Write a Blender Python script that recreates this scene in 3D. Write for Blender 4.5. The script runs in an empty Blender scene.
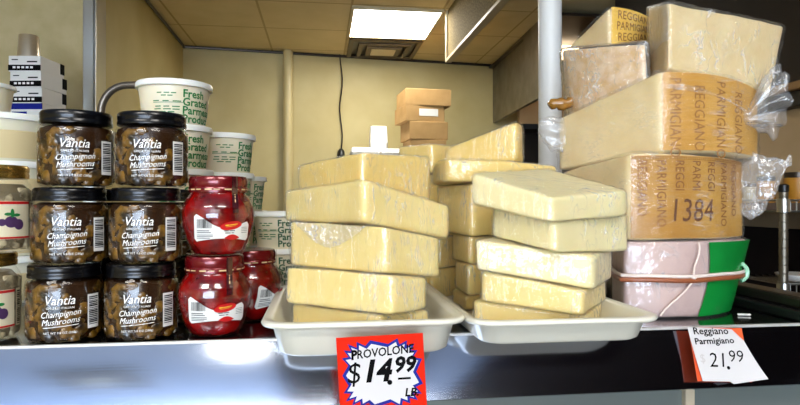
import bpy, bmesh, math, random
from mathutils import Vector, Matrix, noise
random.seed(7)
PI = math.pi
sc = bpy.context.scene
COL = sc.collection
Z0 = 1.5                      # eye height
TH = math.radians(7.5)        # the camera looks 7.5 degrees to the right of the room's depth axis
F = 600.0
CT, ST = math.cos(TH), math.sin(TH)

# ------------------------------------------------------------------ camera, world, light, exposure
cd = bpy.data.cameras.new('camera'); cam = bpy.data.objects.new('camera', cd); COL.objects.link(cam)
cam.location = (0, 0, Z0); cam.rotation_euler = (PI/2, 0, -TH)
cd.sensor_width = 36; cd.lens = 36*F/800; cd.clip_start = .02; cd.clip_end = 60
sc.camera = cam
w = bpy.data.worlds.new('world'); sc.world = w; w.use_nodes = True
w.node_tree.nodes['Background'].inputs[0].default_value = (.75, .87, 1, 1)
w.node_tree.nodes['Background'].inputs[1].default_value = .6
sc.view_settings.view_transform = 'Standard'; sc.view_settings.look = 'None'
sc.view_settings.gamma = 1; sc.view_settings.use_curve_mapping = False
sc.view_settings.exposure = 0.02
sc.cycles.transparent_max_bounces = 24
SHOP_LIGHT = 23.0      # emission of the shop's ceiling troffers
KITCHEN_LIGHT = 27.0    # emission of the kitchen's ceiling troffer
WINDOW_LIGHT = 13.0     # daylight in the shop window

# ------------------------------------------------------------------ helpers
def W(x, d, z):               # lateral offset, depth, height about the eye -> world
    return Vector((x*CT + d*ST, -x*ST + d*CT, z + Z0))
def Q(px, py, d): return W((px-400)/F*d, d, (202.5-py)/F*d)
def XY(px, d):
    p = W((px-400)/F*d, d, 0); return (p.x, p.y)

def S(r, g, b):               # sRGB 0..255 -> linear
    f = lambda c: c/12.92 if c <= .04045 else ((c+.055)/1.055)**2.4
    return (f(r/255), f(g/255), f(b/255), 1)

def mat(name, col, rough=.5, metal=0, col2=None, nscale=30, ndetail=3, lo=.35, hi=.65, bump=0, bscale=None, sss=0, coat=0, spec=.5, emit=None, stretch=None, trans=0, kind='noise', bdist=.002):
    m = bpy.data.materials.new(name); m.use_nodes = True
    nt = m.node_tree; b = nt.nodes['Principled BSDF']
    b.inputs['Base Color'].default_value = col; b.inputs['Roughness'].default_value = rough
    b.inputs['Metallic'].default_value = metal; b.inputs['Specular IOR Level'].default_value = spec
    if sss:
        b.inputs['Subsurface Weight'].default_value = sss; b.inputs['Subsurface Radius'].default_value = (.012, .008, .004); b.inputs['Subsurface Scale'].default_value = 1
    if coat: b.inputs['Coat Weight'].default_value = coat; b.inputs['Coat Roughness'].default_value = .06
    if trans: b.inputs['Transmission Weight'].default_value = trans
    if emit: b.inputs['Emission Color'].default_value = emit[0]; b.inputs['Emission Strength'].default_value = emit[1]
    tc = nt.nodes.new('ShaderNodeTexCoord'); mp = nt.nodes.new('ShaderNodeMapping')
    nt.links.new(tc.outputs['Object'], mp.inputs[0])
    if stretch: mp.inputs['Scale'].default_value = stretch
    def tex(sc_):
        if kind == 'voronoi':
            n = nt.nodes.new('ShaderNodeTexVoronoi'); n.inputs['Scale'].default_value = sc_
            nt.links.new(mp.outputs[0], n.inputs['Vector']); return n.outputs['Distance']
        n = nt.nodes.new('ShaderNodeTexNoise'); n.inputs['Scale'].default_value = sc_; n.inputs['Detail'].default_value = ndetail
        nt.links.new(mp.outputs[0], n.inputs['Vector']); return n.outputs['Fac']
    if col2:
        t = tex(nscale); r = nt.nodes.new('ShaderNodeValToRGB')
        r.color_ramp.elements[0].position = lo; r.color_ramp.elements[1].position = hi
        r.color_ramp.elements[0].color = col; r.color_ramp.elements[1].color = col2
        nt.links.new(t, r.inputs[0]); nt.links.new(r.outputs[0], b.inputs['Base Color'])
    if bump:
        t = tex(bscale or nscale); bp = nt.nodes.new('ShaderNodeBump'); bp.inputs['Strength'].default_value = bump; bp.inputs['Distance'].default_value = bdist
        nt.links.new(t, bp.inputs['Height']); nt.links.new(bp.outputs[0], b.inputs['Normal'])
    return m

def film_mat(name, milky=.06, scale=70, bump=.6, rough=.1, stretch=(1, 1, .35), base=.05, edge=.3, tint=(1, 1, 1, 1), tex_rot=(.3, .5, .4), crease=0, crease_scale=1):
    """clear stretch film: transparent, with a glossy wrinkled surface and a faint milkiness"""
    m = bpy.data.materials.new(name); m.use_nodes = True; nt = m.node_tree; nt.nodes.clear()
    N = nt.nodes.new; L = nt.links.new
    out = N('ShaderNodeOutputMaterial'); tr = N('ShaderNodeBsdfTransparent'); gl = N('ShaderNodeBsdfGlossy'); df = N('ShaderNodeBsdfDiffuse')
    tr.inputs[0].default_value = tint
    gl.inputs['Roughness'].default_value = rough; df.inputs[0].default_value = (.9, .9, .9, 1)
    tc = N('ShaderNodeTexCoord'); mp = N('ShaderNodeMapping'); mp.inputs['Scale'].default_value = stretch; mp.inputs['Rotation'].default_value = tex_rot
    L(tc.outputs['Object'], mp.inputs[0])
    n = N('ShaderNodeTexNoise'); n.inputs['Scale'].default_value = scale; n.inputs['Detail'].default_value = 4; n.inputs['Distortion'].default_value = 1.2
    L(mp.outputs[0], n.inputs['Vector'])
    bp = N('ShaderNodeBump'); bp.inputs['Strength'].default_value = bump; bp.inputs['Distance'].default_value = .004
    L(n.outputs['Fac'], bp.inputs['Height'])
    lw = N('ShaderNodeLayerWeight'); lw.inputs['Blend'].default_value = .5; L(bp.outputs[0], lw.inputs['Normal']); L(bp.outputs[0], gl.inputs['Normal'])
    pw = N('ShaderNodeMath'); pw.operation = 'POWER'; L(lw.outputs['Facing'], pw.inputs[0]); pw.inputs[1].default_value = 4
    fr = N('ShaderNodeMath'); fr.operation = 'MULTIPLY_ADD'; L(pw.outputs[0], fr.inputs[0]); fr.inputs[1].default_value = edge; fr.inputs[2].default_value = base
    n2 = N('ShaderNodeTexNoise'); n2.inputs['Scale'].default_value = scale*crease_scale; n2.inputs['Detail'].default_value = 3; n2.inputs['Distortion'].default_value = .8
    L(mp.outputs[0], n2.inputs['Vector'])
    n3 = N('ShaderNodeTexNoise'); n3.inputs['Scale'].default_value = 24; L(tc.outputs['Object'], n3.inputs['Vector'])
    ab = N('ShaderNodeMath'); ab.operation = 'SUBTRACT'; L(n2.outputs['Fac'], ab.inputs[0]); ab.inputs[1].default_value = .5
    ab2 = N('ShaderNodeMath'); ab2.operation = 'ABSOLUTE'; L(ab.outputs[0], ab2.inputs[0])
    mr = N('ShaderNodeMapRange'); mr.inputs['From Min'].default_value = 0; mr.inputs['From Max'].default_value = .035; mr.inputs['To Min'].default_value = crease; mr.inputs['To Max'].default_value = 0; L(ab2.outputs[0], mr.inputs['Value'])  # milky crease lines, whitened further to stand in for highlight streaks
    m3 = N('ShaderNodeMapRange'); m3.inputs['From Min'].default_value = .47; m3.inputs['From Max'].default_value = .64; L(n3.outputs['Fac'], m3.inputs['Value'])
    mu = N('ShaderNodeMath'); mu.operation = 'MULTIPLY_ADD'; L(mr.outputs[0], mu.inputs[0]); L(m3.outputs[0], mu.inputs[1]); mu.inputs[2].default_value = milky
    m1 = N('ShaderNodeMixShader'); L(mu.outputs[0], m1.inputs[0]); L(tr.outputs[0], m1.inputs[1]); L(df.outputs[0], m1.inputs[2])
    m2 = N('ShaderNodeMixShader'); L(fr.outputs[0], m2.inputs[0]); L(m1.outputs[0], m2.inputs[1]); L(gl.outputs[0], m2.inputs[2])
    L(m2.outputs[0], out.inputs[0]); return m

def tag(o, label=None, cat=None, group=None, kind=None):
    if label: o['label'] = label
    if cat: o['category'] = cat
    if group: o['group'] = group
    if kind: o['kind'] = kind
    return o

def obj(name, v, f, m, parent=None, loc=(0, 0, 0), smooth=False, bevel=0, rot=None, angle=40):
    me = bpy.data.meshes.new(name); me.from_pydata([tuple(p) for p in v], [], f); me.update()
    bm = bmesh.new(); bm.from_mesh(me)
    bmesh.ops.recalc_face_normals(bm, faces=bm.faces)
    if bevel:
        es = [e for e in bm.edges if len(e.link_faces) == 2 and e.calc_face_angle(0) > .6]
        bmesh.ops.bevel(bm, geom=es, offset=bevel, segments=2, profile=.5, affect='EDGES', clamp_overlap=True)
    for fc in bm.faces: fc.smooth = bool(smooth)
    if smooth:
        for e in bm.edges:
            if len(e.link_faces) == 2 and e.calc_face_angle(0) > math.radians(angle): e.smooth = False
    bm.to_mesh(me); bm.free()
    me.materials.append(m)
    o = bpy.data.objects.new(name, me); COL.objects.link(o)
    o.location = loc
    if rot: o.rotation_euler = rot
    if parent: o.parent = parent
    return o

def empty(name, loc=(0, 0, 0), rot=(0, 0, 0)):
    o = bpy.data.objects.new(name, None); COL.objects.link(o); o.location = loc; o.rotation_euler = rot; o.empty_display_size = .02
    return o

def copy_tree(o, parent=None):
    c = o.copy(); COL.objects.link(c)
    if parent: c.parent = parent
    for ch in list(o.children): copy_tree(ch, c)
    return c

class MB:
    def __init__(s): s.v = []; s.f = []
    def add(s, v, f):
        n = len(s.v); s.v += [Vector(p) for p in v]; s.f += [tuple(i+n for i in q) for q in f]; return s
    def box(s, x0, x1, y0, y1, z0, z1, M=None):
        v = [Vector((x, y, z)) for z in (z0, z1) for y in (y0, y1) for x in (x0, x1)]
        if M: v = [M @ p for p in v]
        return s.add(v, [(0, 2, 3, 1), (4, 5, 7, 6), (0, 1, 5, 4), (2, 6, 7, 3), (0, 4, 6, 2), (1, 3, 7, 5)])
    def tube(s, pts, r, n=10, cap=True):
        pts = [Vector(p) for p in pts]; rings = []; ref = None
        for i, p in enumerate(pts):
            t = (pts[min(i+1, len(pts)-1)]-pts[max(i-1, 0)]).normalized()
            if ref is None: ref = t.orthogonal().normalized()
            ref = (ref - t*ref.dot(t)).normalized(); b = t.cross(ref)
            rr = r[i] if isinstance(r, (list, tuple)) else r
            rings.append([p + (ref*math.cos(2*PI*k/n)+b*math.sin(2*PI*k/n))*rr for k in range(n)])
        return s.loft(rings, cap, cap)
    def loft(s, rings, c0=False, c1=False, closed=True):
        n = len(rings[0]); base = len(s.v); v = [p for r in rings for p in r]; f = []
        for i in range(len(rings)-1):
            for k in range(n if closed else n-1):
                a, b = i*n+k, i*n+(k+1) % n; f.append((a, b, b+n, a+n))
        if c0: f.append(tuple(range(n-1, -1, -1)))
        if c1: f.append(tuple(range((len(rings)-1)*n, len(rings)*n)))
        return s.add(v, f)
    def lathe(s, prof, n=40, c=(0, 0), cap=True):
        return s.loft([[Vector((c[0]+r*math.cos(2*PI*k/n), c[1]+r*math.sin(2*PI*k/n), z)) for k in range(n)] for r, z in prof], cap, cap)
    def quad(s, a, b, c, d): return s.add([a, b, c, d], [(0, 1, 2, 3)])
    def build(s, name, m, parent=None, **k): return obj(name, s.v, s.f, m, parent, **k)

_tc = {}
def text2d(body, size=1.0, shear=0.0, bold=0.0, align='CENTER', space=1.0, line=1.0):
    key = (body, shear, bold, align, space, line)
    if key not in _tc:
        c = bpy.data.curves.new('t', 'FONT'); c.body = body; c.size = 1; c.shear = shear; c.offset = bold
        c.align_x = align; c.align_y = 'CENTER'; c.space_character = space; c.space_line = line; c.resolution_u = 2
        o = bpy.data.objects.new('t', c); COL.objects.link(o)
        dg = bpy.context.evaluated_depsgraph_get(); me = o.evaluated_get(dg).to_mesh()
        _tc[key] = ([(p.co.x, p.co.y) for p in me.vertices], [tuple(q.vertices) for q in me.polygons])
        o.evaluated_get(dg).to_mesh_clear(); bpy.data.objects.remove(o); bpy.data.curves.remove(c)
    v, f = _tc[key]
    return [(x*size, y*size) for x, y in v], f

class Lab:                    # 2-D artwork, later wrapped on a surface
    def __init__(s): s.v = []; s.f = []
    def text(s, body, x, y, size, rot=0, sx=1, **k):
        v, f = text2d(body, size, **k); c, q = math.cos(rot), math.sin(rot); n = len(s.v)
        s.v += [(x+(a*sx)*c-b*q, y+(a*sx)*q+b*c) for a, b in v]; s.f += [tuple(i+n for i in t) for t in f]; return s
    def rect(s, x0, x1, y0, y1, sl=0):
        n = len(s.v); m = max(1, int((x1-x0)/.004))
        for i in range(m+1):
            x = x0+(x1-x0)*i/m; s.v += [(x, y0+sl*(x-x0)), (x, y1+sl*(x-x0))]
        s.f += [(n+2*i, n+2*i+2, n+2*i+3, n+2*i+1) for i in range(m)]; return s
    def poly(s, pts):
        n = len(s.v); cx = sum(p[0] for p in pts)/len(pts); cy = sum(p[1] for p in pts)/len(pts)
        s.v += [(cx, cy)]+list(pts); m = len(pts); s.f += [(n, n+1+i, n+1+(i+1) % m) for i in range(m)]; return s
    def grid(s, x0, x1, y0, y1, nx, ny, shape=None):
        n = len(s.v)
        for j in range(ny+1):
            for i in range(nx+1):
                a, b = i/nx, j/ny; x, y = x0+(x1-x0)*a, y0+(y1-y0)*b
                if shape: x, y = shape(x, y, a, b)
                s.v.append((x, y))
        for j in range(ny):
            for i in range(nx):
                q = n+j*(nx+1)+i; s.f.append((q, q+1, q+nx+2, q+nx+1))
        return s
    def barcode(s, x0, x1, y0, y1, horiz=False, n=16, seed=1):
        r = random.Random(seed); a, b = (y0, y1) if horiz else (x0, x1); st = (b-a)/n
        for i in range(n):
            p = a+i*st; q = p+st*r.uniform(.35, .8)
            if horiz: s.rect(x0, x1, p, q)
            else: s.rect(p, q, y0, y1)
        return s
    def build(s, name, m, fn, parent=None, **k):
        return obj(name, [fn(x, y) for x, y in s.v], s.f, m, parent, **k)

def on_lathe(rad, off, a0):   # artwork onto a body of revolution; a0 = facing angle
    def fn(x, y):
        r = rad(y); a = a0 + x/max(r, .01); return Vector(((r+off)*math.cos(a), (r+off)*math.sin(a), y))
    return fn
def prof_fn(prof):
    def fn(z):
        for (r0, z0), (r1, z1) in zip(prof, prof[1:]):
            if z0 <= z <= z1 and z1 > z0: return r0+(r1-r0)*(z-z0)/(z1-z0)
        return prof[-1][0] if z > prof[-1][1] else prof[0][0]
    return fn
def facing(p): return math.atan2(-p[1], -p[0])   # angle from a place towards the eye

def rrect(x0, x1, y0, y1, r, z, n=6):
    out = []
    for cx, cy, a in ((x1-r, y1-r, 0), (x0+r, y1-r, PI/2), (x0+r, y0+r, PI), (x1-r, y0+r, 1.5*PI)):
        for k in range(n+1):
            t = a+PI/2*k/n; out.append(Vector((cx+r*math.cos(t), cy+r*math.sin(t), z)))
    return out

def plane3(*pts):             # three (px, py, depth) -> z(x, y)
    a, b, c = [Q(*p) for p in pts]; n = (b-a).cross(c-a)
    return lambda x, y: a.z - (n.x*(x-a.x)+n.y*(y-a.y))/n.z
def flat(z): return lambda x, y: z+Z0

class Slab:
    """a cut block: outline (px, depth) corners left-front-right-back, between two planes"""
    def __init__(s, foot, bp, tp, foot_b=None, bulge=None, sm=1, step=.006, gap=.0013):
        bulge = bulge or {}
        T = [Vector(XY(*p)) for p in foot]; B = [Vector(XY(*p)) for p in (foot_b or foot)]
        if len(T) == 3: T.append(T[0]+T[2]-T[1])
        if len(B) == 3: B.append(B[0]+B[2]-B[1])
        n = len(T); cnt = [max(3, int((T[(i+1) % n]-T[i]).length/step)) for i in range(n)]
        def ring(P):
            o = []
            for i in range(n):
                a, b = P[i], P[(i+1) % n]; d = b-a; nr = Vector((d.y, -d.x)).normalized()
                for k in range(cnt[i]):
                    t = k/cnt[i]; o.append(a+d*t+nr*(bulge.get(i, 0)*4*t*(1-t)))
            for _ in range(sm):
                o = [o[i]*.5+(o[i-1]+o[(i+1) % len(o)])*.25 for i in range(len(o))]
            return o
        s.T, s.B, s.bp, s.tp, s.cnt, s.gap = ring(T), ring(B), bp, tp, cnt, gap
        s.start = [sum(cnt[:i]) for i in range(n)]
        c = sum(s.B, Vector((0, 0)))/len(s.B); s.c = c
        s.org = Vector((c.x, c.y, bp(c.x, c.y)))
        s.R = sum((p-c).length for p in s.T)/len(s.T)
    def pos(s, i, t, k=0):
        n = len(s.T); j = i % n
        p = s.B[j].lerp(s.T[j], t); p = p.lerp(s.c, k)
        a, b = s.bp(p.x, p.y)+s.gap, s.tp(p.x, p.y)-s.gap
        if b < a+.002: b = a+.002
        return Vector((p.x, p.y, a+(b-a)*t)), b-a
    def nrm(s, i):
        n = len(s.T); d = s.T[(i+1) % n]-s.T[(i-1) % n]; d.normalize(); return Vector((d.y, -d.x, 0))
    def mesh(s, r=.003, off=0, amp=.0008, freq=40, ridge=0, rfreq=(70, 70, 25), seed=0, rows=6):
        n = len(s.T); e = r/s.R; h = max(.006, s.pos(0, .5)[1]); q = min(.3, r/h)
        prof = [(.97, 0), (.66, 0), (.33, 0), (.12, 0), (e, 0), (e*.3, q*.3), (0, q)]
        prof += [(0, q+(1-2*q)*j/rows) for j in range(1, rows)]
        prof += [(0, 1-q), (e*.3, 1-q*.3), (e, 1), (.12, 1), (.33, 1), (.66, 1), (.97, 1)]
        m = MB(); m.loft([[s.pos(i, t, k)[0]-s.org for i in range(n)] for k, t in prof], True, True)
        bm = bmesh.new(); vs = [bm.verts.new(p) for p in m.v]
        for f in m.f: bm.faces.new([vs[i] for i in f])
        bmesh.ops.recalc_face_normals(bm, faces=bm.faces); bm.normal_update()
        sd = Vector((seed*3.1, seed*1.7, seed*.9)); out = []
        for vv in bm.verts:
            p = vv.co+s.org; d = off+amp*noise.noise(p*freq+sd)
            if ridge:
                w_ = Vector((p.x*rfreq[0], p.y*rfreq[1], p.z*rfreq[2]))+sd
                d += ridge*(max(0, .8-2.2*abs(noise.noise(w_)))+.5*max(0, .7-3*abs(noise.noise(w_*2.3+sd))))
            out.append(vv.co+vv.normal*d)
        bm.free()
        return out, m.f
    def length(s, e):
        a = s.start[e]; return sum((s.T[(a+i+1) % len(s.T)]-s.T[a+i]).length for i in range(s.cnt[e]))
    def surf(s, e, off):      # (arc length from the edge's first corner, fraction of height) -> local point
        a = s.start[e]; n = len(s.T)
        acc = [0]
        for i in range(s.cnt[e]): acc.append(acc[-1]+(s.T[(a+i+1) % n]-s.T[(a+i) % n]).length)
        def fn(u, t):
            i = 0
            while i < len(acc)-2 and acc[i+1] < u: i += 1
            g = (u-acc[i])/(acc[i+1]-acc[i]); g = max(-.5, min(1.5, g))
            p0, p1 = s.pos(a+i, t)[0], s.pos(a+i+1, t)[0]
            nn = s.nrm(a+i).lerp(s.nrm(a+i+1), g)
            return p0.lerp(p1, g)+nn*off-s.org
        return fn

# ------------------------------------------------------------------ materials
M = {}
M['wall'] = mat('kitchen_wall_paint', S(186, 168, 112), .55, col2=S(196, 180, 126), nscale=3, bump=.08, bscale=120)
M['wall_near'] = mat('textured_wall', S(190, 172, 122), .6, col2=S(202, 184, 136), nscale=10, bump=.35, bscale=140)
def ceiling_mat(name, c, c2, line, ox, oy, st=.61):
    m = mat(name, c, .8, col2=c2, nscale=6); nt = m.node_tree; b = nt.nodes['Principled BSDF']
    src = b.inputs['Base Color'].links[0].from_socket
    tc = nt.nodes.new('ShaderNodeTexCoord'); mp = nt.nodes.new('ShaderNodeMapping'); mp.inputs['Location'].default_value = (-ox, -oy, 0)
    br = nt.nodes.new('ShaderNodeTexBrick'); br.offset = 0; br.inputs['Scale'].default_value = 1
    br.inputs['Brick Width'].default_value = st; br.inputs['Row Height'].default_value = st; br.inputs['Mortar Size'].default_value = .008
    nt.links.new(tc.outputs['Object'], mp.inputs[0]); nt.links.new(mp.outputs[0], br.inputs['Vector'])
    mx = nt.nodes.new('ShaderNodeMix'); mx.data_type = 'RGBA'
    nt.links.new(br.outputs['Fac'], mx.inputs['Factor']); nt.links.new(src, mx.inputs['A']); mx.inputs['B'].default_value = line
    nt.links.new(mx.outputs['Result'], b.inputs['Base Color']); return m
M['ceil'] = ceiling_mat('kitchen_ceiling_tiles', S(214, 194, 142), S(220, 200, 150), S(180, 156, 106), .2, .86)
M['ceil_shop'] = ceiling_mat('shop_ceiling_blue_cast', S(178, 196, 226), S(186, 204, 232), S(130, 146, 172), 0, 0)  # bluish daylight cast is put into the tile colour
M['floor'] = mat('floor_tile', S(110, 96, 80), .5, col2=S(124, 108, 90), nscale=6)
M['shade_dark_wall'] = mat('shade_dark_wall', S(30, 22, 18), .5, col2=S(40, 30, 24), nscale=4)  # near-black paints in the unlit hood's shade; shop walls share it
M['mirror_dark'] = mat('matte_mirror_dark', S(34, 24, 26), 1, spec=0)
M['steel'] = mat('brushed_steel', S(190, 188, 182), .28, 1, bump=.05, bscale=300, stretch=(1, 1, .03))
M['steel_dull'] = mat('dull_steel', S(150, 142, 128), .45, 1, col2=S(130, 122, 108), nscale=8)
M['fascia'] = mat('polished_fascia_blue_cast', S(184, 190, 202), .11, 1, bump=.03, bscale=40, stretch=(.25, 3, 8), bdist=.0006)  # slight blue of the daylight is part of this steel colour
M['dark_steel'] = mat('dark_pipe', S(70, 62, 55), .3, .8)
M['pipe'] = mat('grey_pipe', S(118, 108, 96), .3, .7)
M['black_top'] = mat('black_glossy_top', S(16, 15, 15), .12, 0, coat=.5)
M['black_plastic'] = mat('black_plastic', S(20, 19, 19), .35)
M['diffuser'] = mat('light_diffuser', (1, 1, 1, 1), .5, emit=((1, .97, .88, 1), KITCHEN_LIGHT))
M['diffuser_shop'] = mat('shop_light_diffuser', (1, 1, 1, 1), .5, emit=((1, .96, .9, 1), SHOP_LIGHT))
M['pane'] = mat('daylight_pane', (1, 1, 1, 1), .1, emit=((.62, .78, 1, 1), WINDOW_LIGHT))
M['white_frame'] = mat('white_frame', S(200, 184, 146), .45)
M['vent'] = mat('vent_metal', S(96, 78, 50), .5)
M['panel'] = mat('pebbled_panel', S(104, 88, 52), .85, spec=.12, col2=S(146, 128, 86), nscale=90, bump=.5, bscale=90)
M['card'] = mat('cardboard', S(172, 134, 80), .75, col2=S(182, 144, 90), nscale=12)
M['tape'] = mat('packing_tape', S(150, 102, 56), .3)
M['white'] = mat('white_matte', S(232, 230, 224), .5)
M['foam'] = mat('white_foam', S(226, 226, 222), .6)
M['black'] = mat('black_ink', S(8, 8, 9), .8, spec=.08)
M['blue'] = mat('blue_print', S(22, 34, 130), .6, spec=.15)
M['red'] = mat('red_print', S(196, 20, 22), .4)
M['green'] = mat('green_ink', S(20, 120, 52), .45)
M['green_shade'] = mat('shaded_green_ink', S(16, 84, 40), .45)  # green ink again, darkened for the tub standing in shadow
M['ink_white'] = mat('white_ink', S(245, 243, 238), .5, emit=None)
M['tub'] = mat('translucent_tub', S(238, 226, 198), .3, sss=.3, spec=.5)
M['tub_rim'] = mat('translucent_rim', S(240, 239, 230), .3, sss=.2)
M['big_tub'] = mat('frosted_container', S(226, 220, 196), .3, sss=.3)
M['cheese_grated'] = mat('grated_cheese', S(216, 196, 148), .5)
M['lid_black'] = mat('black_lid', S(6, 6, 8), .25, coat=.15, spec=.35)
M['lid_gold'] = mat('gold_lid', S(190, 150, 70), .25, .9)
M['glass'] = film_mat('jar_glass', milky=0.0, scale=14, bump=.05, rough=.03, base=.022, edge=.35, stretch=(1, 1, 1))
M['oil'] = mat('brown_oil', S(44, 24, 6), .25, coat=.4)
M['mushroom'] = mat('grilled_mushroom', S(22, 12, 3), .3, col2=S(136, 96, 22), nscale=60, lo=.42, hi=.74, coat=.5, bump=.3, bscale=160)
M['garlic'] = mat('pale_contents', S(96, 84, 60), .4, col2=S(190, 176, 140), nscale=90, lo=.35, hi=.6, coat=.3)
M['paper_cream'] = mat('cream_label', S(226, 214, 180), .5)
M['purple'] = mat('purple_print', S(72, 42, 84), .5)
M['red_pepper'] = mat('red_peppers', S(80, 2, 4), .2, col2=S(150, 8, 6), nscale=45, lo=.35, hi=.65, coat=.8, bump=.5, bscale=55)
M['lid_red'] = mat('dark_red_lid', S(110, 8, 16), .25, .35, coat=.5)
M['gold_ink'] = mat('gold_ink', S(206, 178, 130), .4)
M['yellow_ink'] = mat('yellow_ink', S(240, 200, 60), .4)
M['seal'] = mat('dark_seal', S(60, 8, 12), .15, coat=.6)
def cheese(name, a, b, **k): return mat(name, S(*a), .42, col2=S(*b), nscale=22, lo=.3, hi=.7, sss=.25, bump=.25, bscale=180, bdist=.0006, **k)
M['provolone'] = cheese('provolone', (232, 206, 128), (238, 216, 146))
M['provolone_gold'] = cheese('provolone_gold', (230, 196, 106), (236, 206, 124))
M['provolone_pale'] = cheese('provolone_pale', (234, 218, 160), (240, 226, 174))
M['parm'] = cheese('parmesan', (226, 200, 146), (236, 214, 166))
M['parm_mottled'] = mat('parmesan_mottled', S(220, 180, 122), .4, col2=S(238, 212, 178), nscale=60, ndetail=6, lo=.36, hi=.64, sss=.2, bump=.4, bscale=120)
M['rind'] = mat('parmesan_rind', S(172, 120, 42), .4, col2=S(196, 148, 66), nscale=14, bump=.3, bscale=120)
M['rind_amber'] = mat('parmesan_rind_amber', S(196, 142, 56), .38, col2=S(212, 162, 78), nscale=10)
M['rind_yellow'] = mat('parmesan_rind_yellow', S(226, 180, 70), .4, col2=S(234, 194, 90), nscale=14)
M['brand_ink'] = mat('branded_rind', S(104, 60, 22), .6)
M['brand_faint'] = mat('faded_branding', S(158, 106, 44), .6)
M['brand_light'] = mat('faint_branded_rind', S(132, 80, 26), .6)
M['film'] = film_mat('stretch_film', .03, 170, 1.0, .12, base=.07, edge=.16, stretch=(.07, 1, .12), tex_rot=(.5, .6, .3), crease=.36)
M['film_rind'] = film_mat('rind_film', .02, 120, 1.0, .10, base=.06, edge=.16, stretch=(.08, .5, 1), tex_rot=(.2, .15, .1), crease=.25)
M['film_loose'] = film_mat('loose_film', .11, 60, .9, .10, base=.09, edge=.4, stretch=(1, 1, .5), crease=.6)
M['bag'] = film_mat('wrinkled_bag', .07, 80, 1.0, .16, base=.10, edge=.25, stretch=(1, 1, .6), crease=.6)
M['bunched'] = film_mat('bunched_film', .16, 60, 1.0, .14, base=.14, edge=.3, stretch=(1, 1, .6), crease=.8)
M['bag_gold'] = mat('golden_bag_end', S(150, 104, 40), .2, coat=.6, bump=.6, bscale=120, stretch=(.3, 1, 1))
M['pink'] = mat('pink_wrapper', S(196, 168, 160), .4, col2=S(208, 180, 172), nscale=14, coat=.2)
M['green_wrap'] = mat('green_wrapper', S(10, 120, 44), .28, col2=S(14, 134, 52), nscale=10, coat=.4)
M['string'] = mat('pale_string', S(232, 214, 202), .5)
M['string_shadow'] = mat('brown_string_shadow', S(150, 84, 50), .4)
M['tray'] = mat('cream_tray', S(226, 222, 204), .32, coat=.15)
M['orange_card'] = mat('red_orange_card', S(208, 34, 8), .6, spec=.08)
M['paper'] = mat('white_paper', S(206, 202, 200), .8, spec=.1)
M['amber'] = mat('amber_container', S(190, 130, 40), .4)
M['tan_panel'] = mat('tan_panel', S(190, 150, 100), .5)

# ------------------------------------------------------------------ setting
def struct(name, v, f, m, **k): return tag(obj(name, v, f, m, **k), kind='structure')
CZ = Z0+1.29
A_ = W(-1.783, 4.93, 0); B_ = W(.86, 5.61, 0); G_ = W(-1.48, 2.9, 0); H_ = W(.975, 4.18, 0)
T_ = .08
def wallseg(name, a, b, z0, z1, m, out):      # a slab from a to b, thickness towards 'out'
    a, b, o = Vector((a[0], a[1], 0)), Vector((b[0], b[1], 0)), Vector((out[0], out[1], 0))*T_
    v = [p+Vector((0, 0, z)) for z in (z0, z1) for p in (a, b, b+o, a+o)]
    return struct(name, v, [(0, 1, 2, 3), (4, 5, 6, 7), (0, 1, 5, 4), (1, 2, 6, 5), (2, 3, 7, 6), (3, 0, 4, 7)], m)
struct('floor', *(lambda m: (m.v, m.f))(MB().box(-4, 4, -5.2, 6, -.06, 0)), M['floor'])
struct('ceiling', *(lambda m: (m.v, m.f))(MB().box(-4, 4, 1.6, 6, CZ, CZ+.06)), M['ceil'])
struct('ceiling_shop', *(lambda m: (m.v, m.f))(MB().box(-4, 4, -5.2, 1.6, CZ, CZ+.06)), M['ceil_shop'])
wallseg('wall_back', (A_.x, A_.y), (3.0, B_.y+(B_.y-A_.y)/(B_.x-A_.x)*(3.0-B_.x)), 0, CZ, M['wall'], (0, 1))
wallseg('wall_left', (A_.x, A_.y), (G_.x, G_.y+.02), 0, CZ, M['wall'], (-1, 0))
wallseg('wall_left_near', (G_.x, G_.y), (-4, G_.y), 0, CZ, M['wall_near'], (0, 1))
wallseg('wall_right', (1.80, .9), (1.80, 3.5), 0, CZ, M['shade_dark_wall'], (1, 0))
wallseg('wall_right_far', (2.6, 3.5), (2.6, 6), 0, CZ, M['shade_dark_wall'], (1, 0))
wallseg('wall_shop_left', (-4, -5.2), (-4, G_.y), 0, CZ, M['wall_near'], (-1, 0))
wallseg('wall_shop_right', (4, -5.2), (4, .9), 0, CZ, M['shade_dark_wall'], (1, 0))
wallseg('wall_shop_partition', (1.80, .9), (4, .9), 0, CZ, M['shade_dark_wall'], (0, 1))
wallseg('wall_front', (-4, -5.2), (4, -5.2), 0, CZ, M['wall_near'], (0, -1))
# the shop window, behind the photographer
struct('window_1', *(lambda m: (m.v, m.f))(MB().box(-3.2, .6, -5.19, -5.15, .7, 2.5)), M['pane'])
tag(MB().box(-3.26, .66, -5.19, -5.13, .62, .7).box(-3.26, .66, -5.19, -5.13, 2.5, 2.58).box(-3.26, -3.2, -5.19, -5.13, .7, 2.5).box(.6, .66, -5.19, -5.13, .7, 2.5).build('trim_2', M['dark_steel']), kind='structure')
# unseen dark slabs added to darken the mirror image in the steel edge
tag(MB().box(1.05, 4, -4.1, -1.35, CZ-.25, CZ-.001).build('dark_slab_right', M['mirror_dark']), kind='structure')
tag(MB().box(-.28, .58, -4.0, -1.45, CZ-.06, CZ-.001).build('dark_slab_left', M['mirror_dark']), kind='structure')
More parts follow.
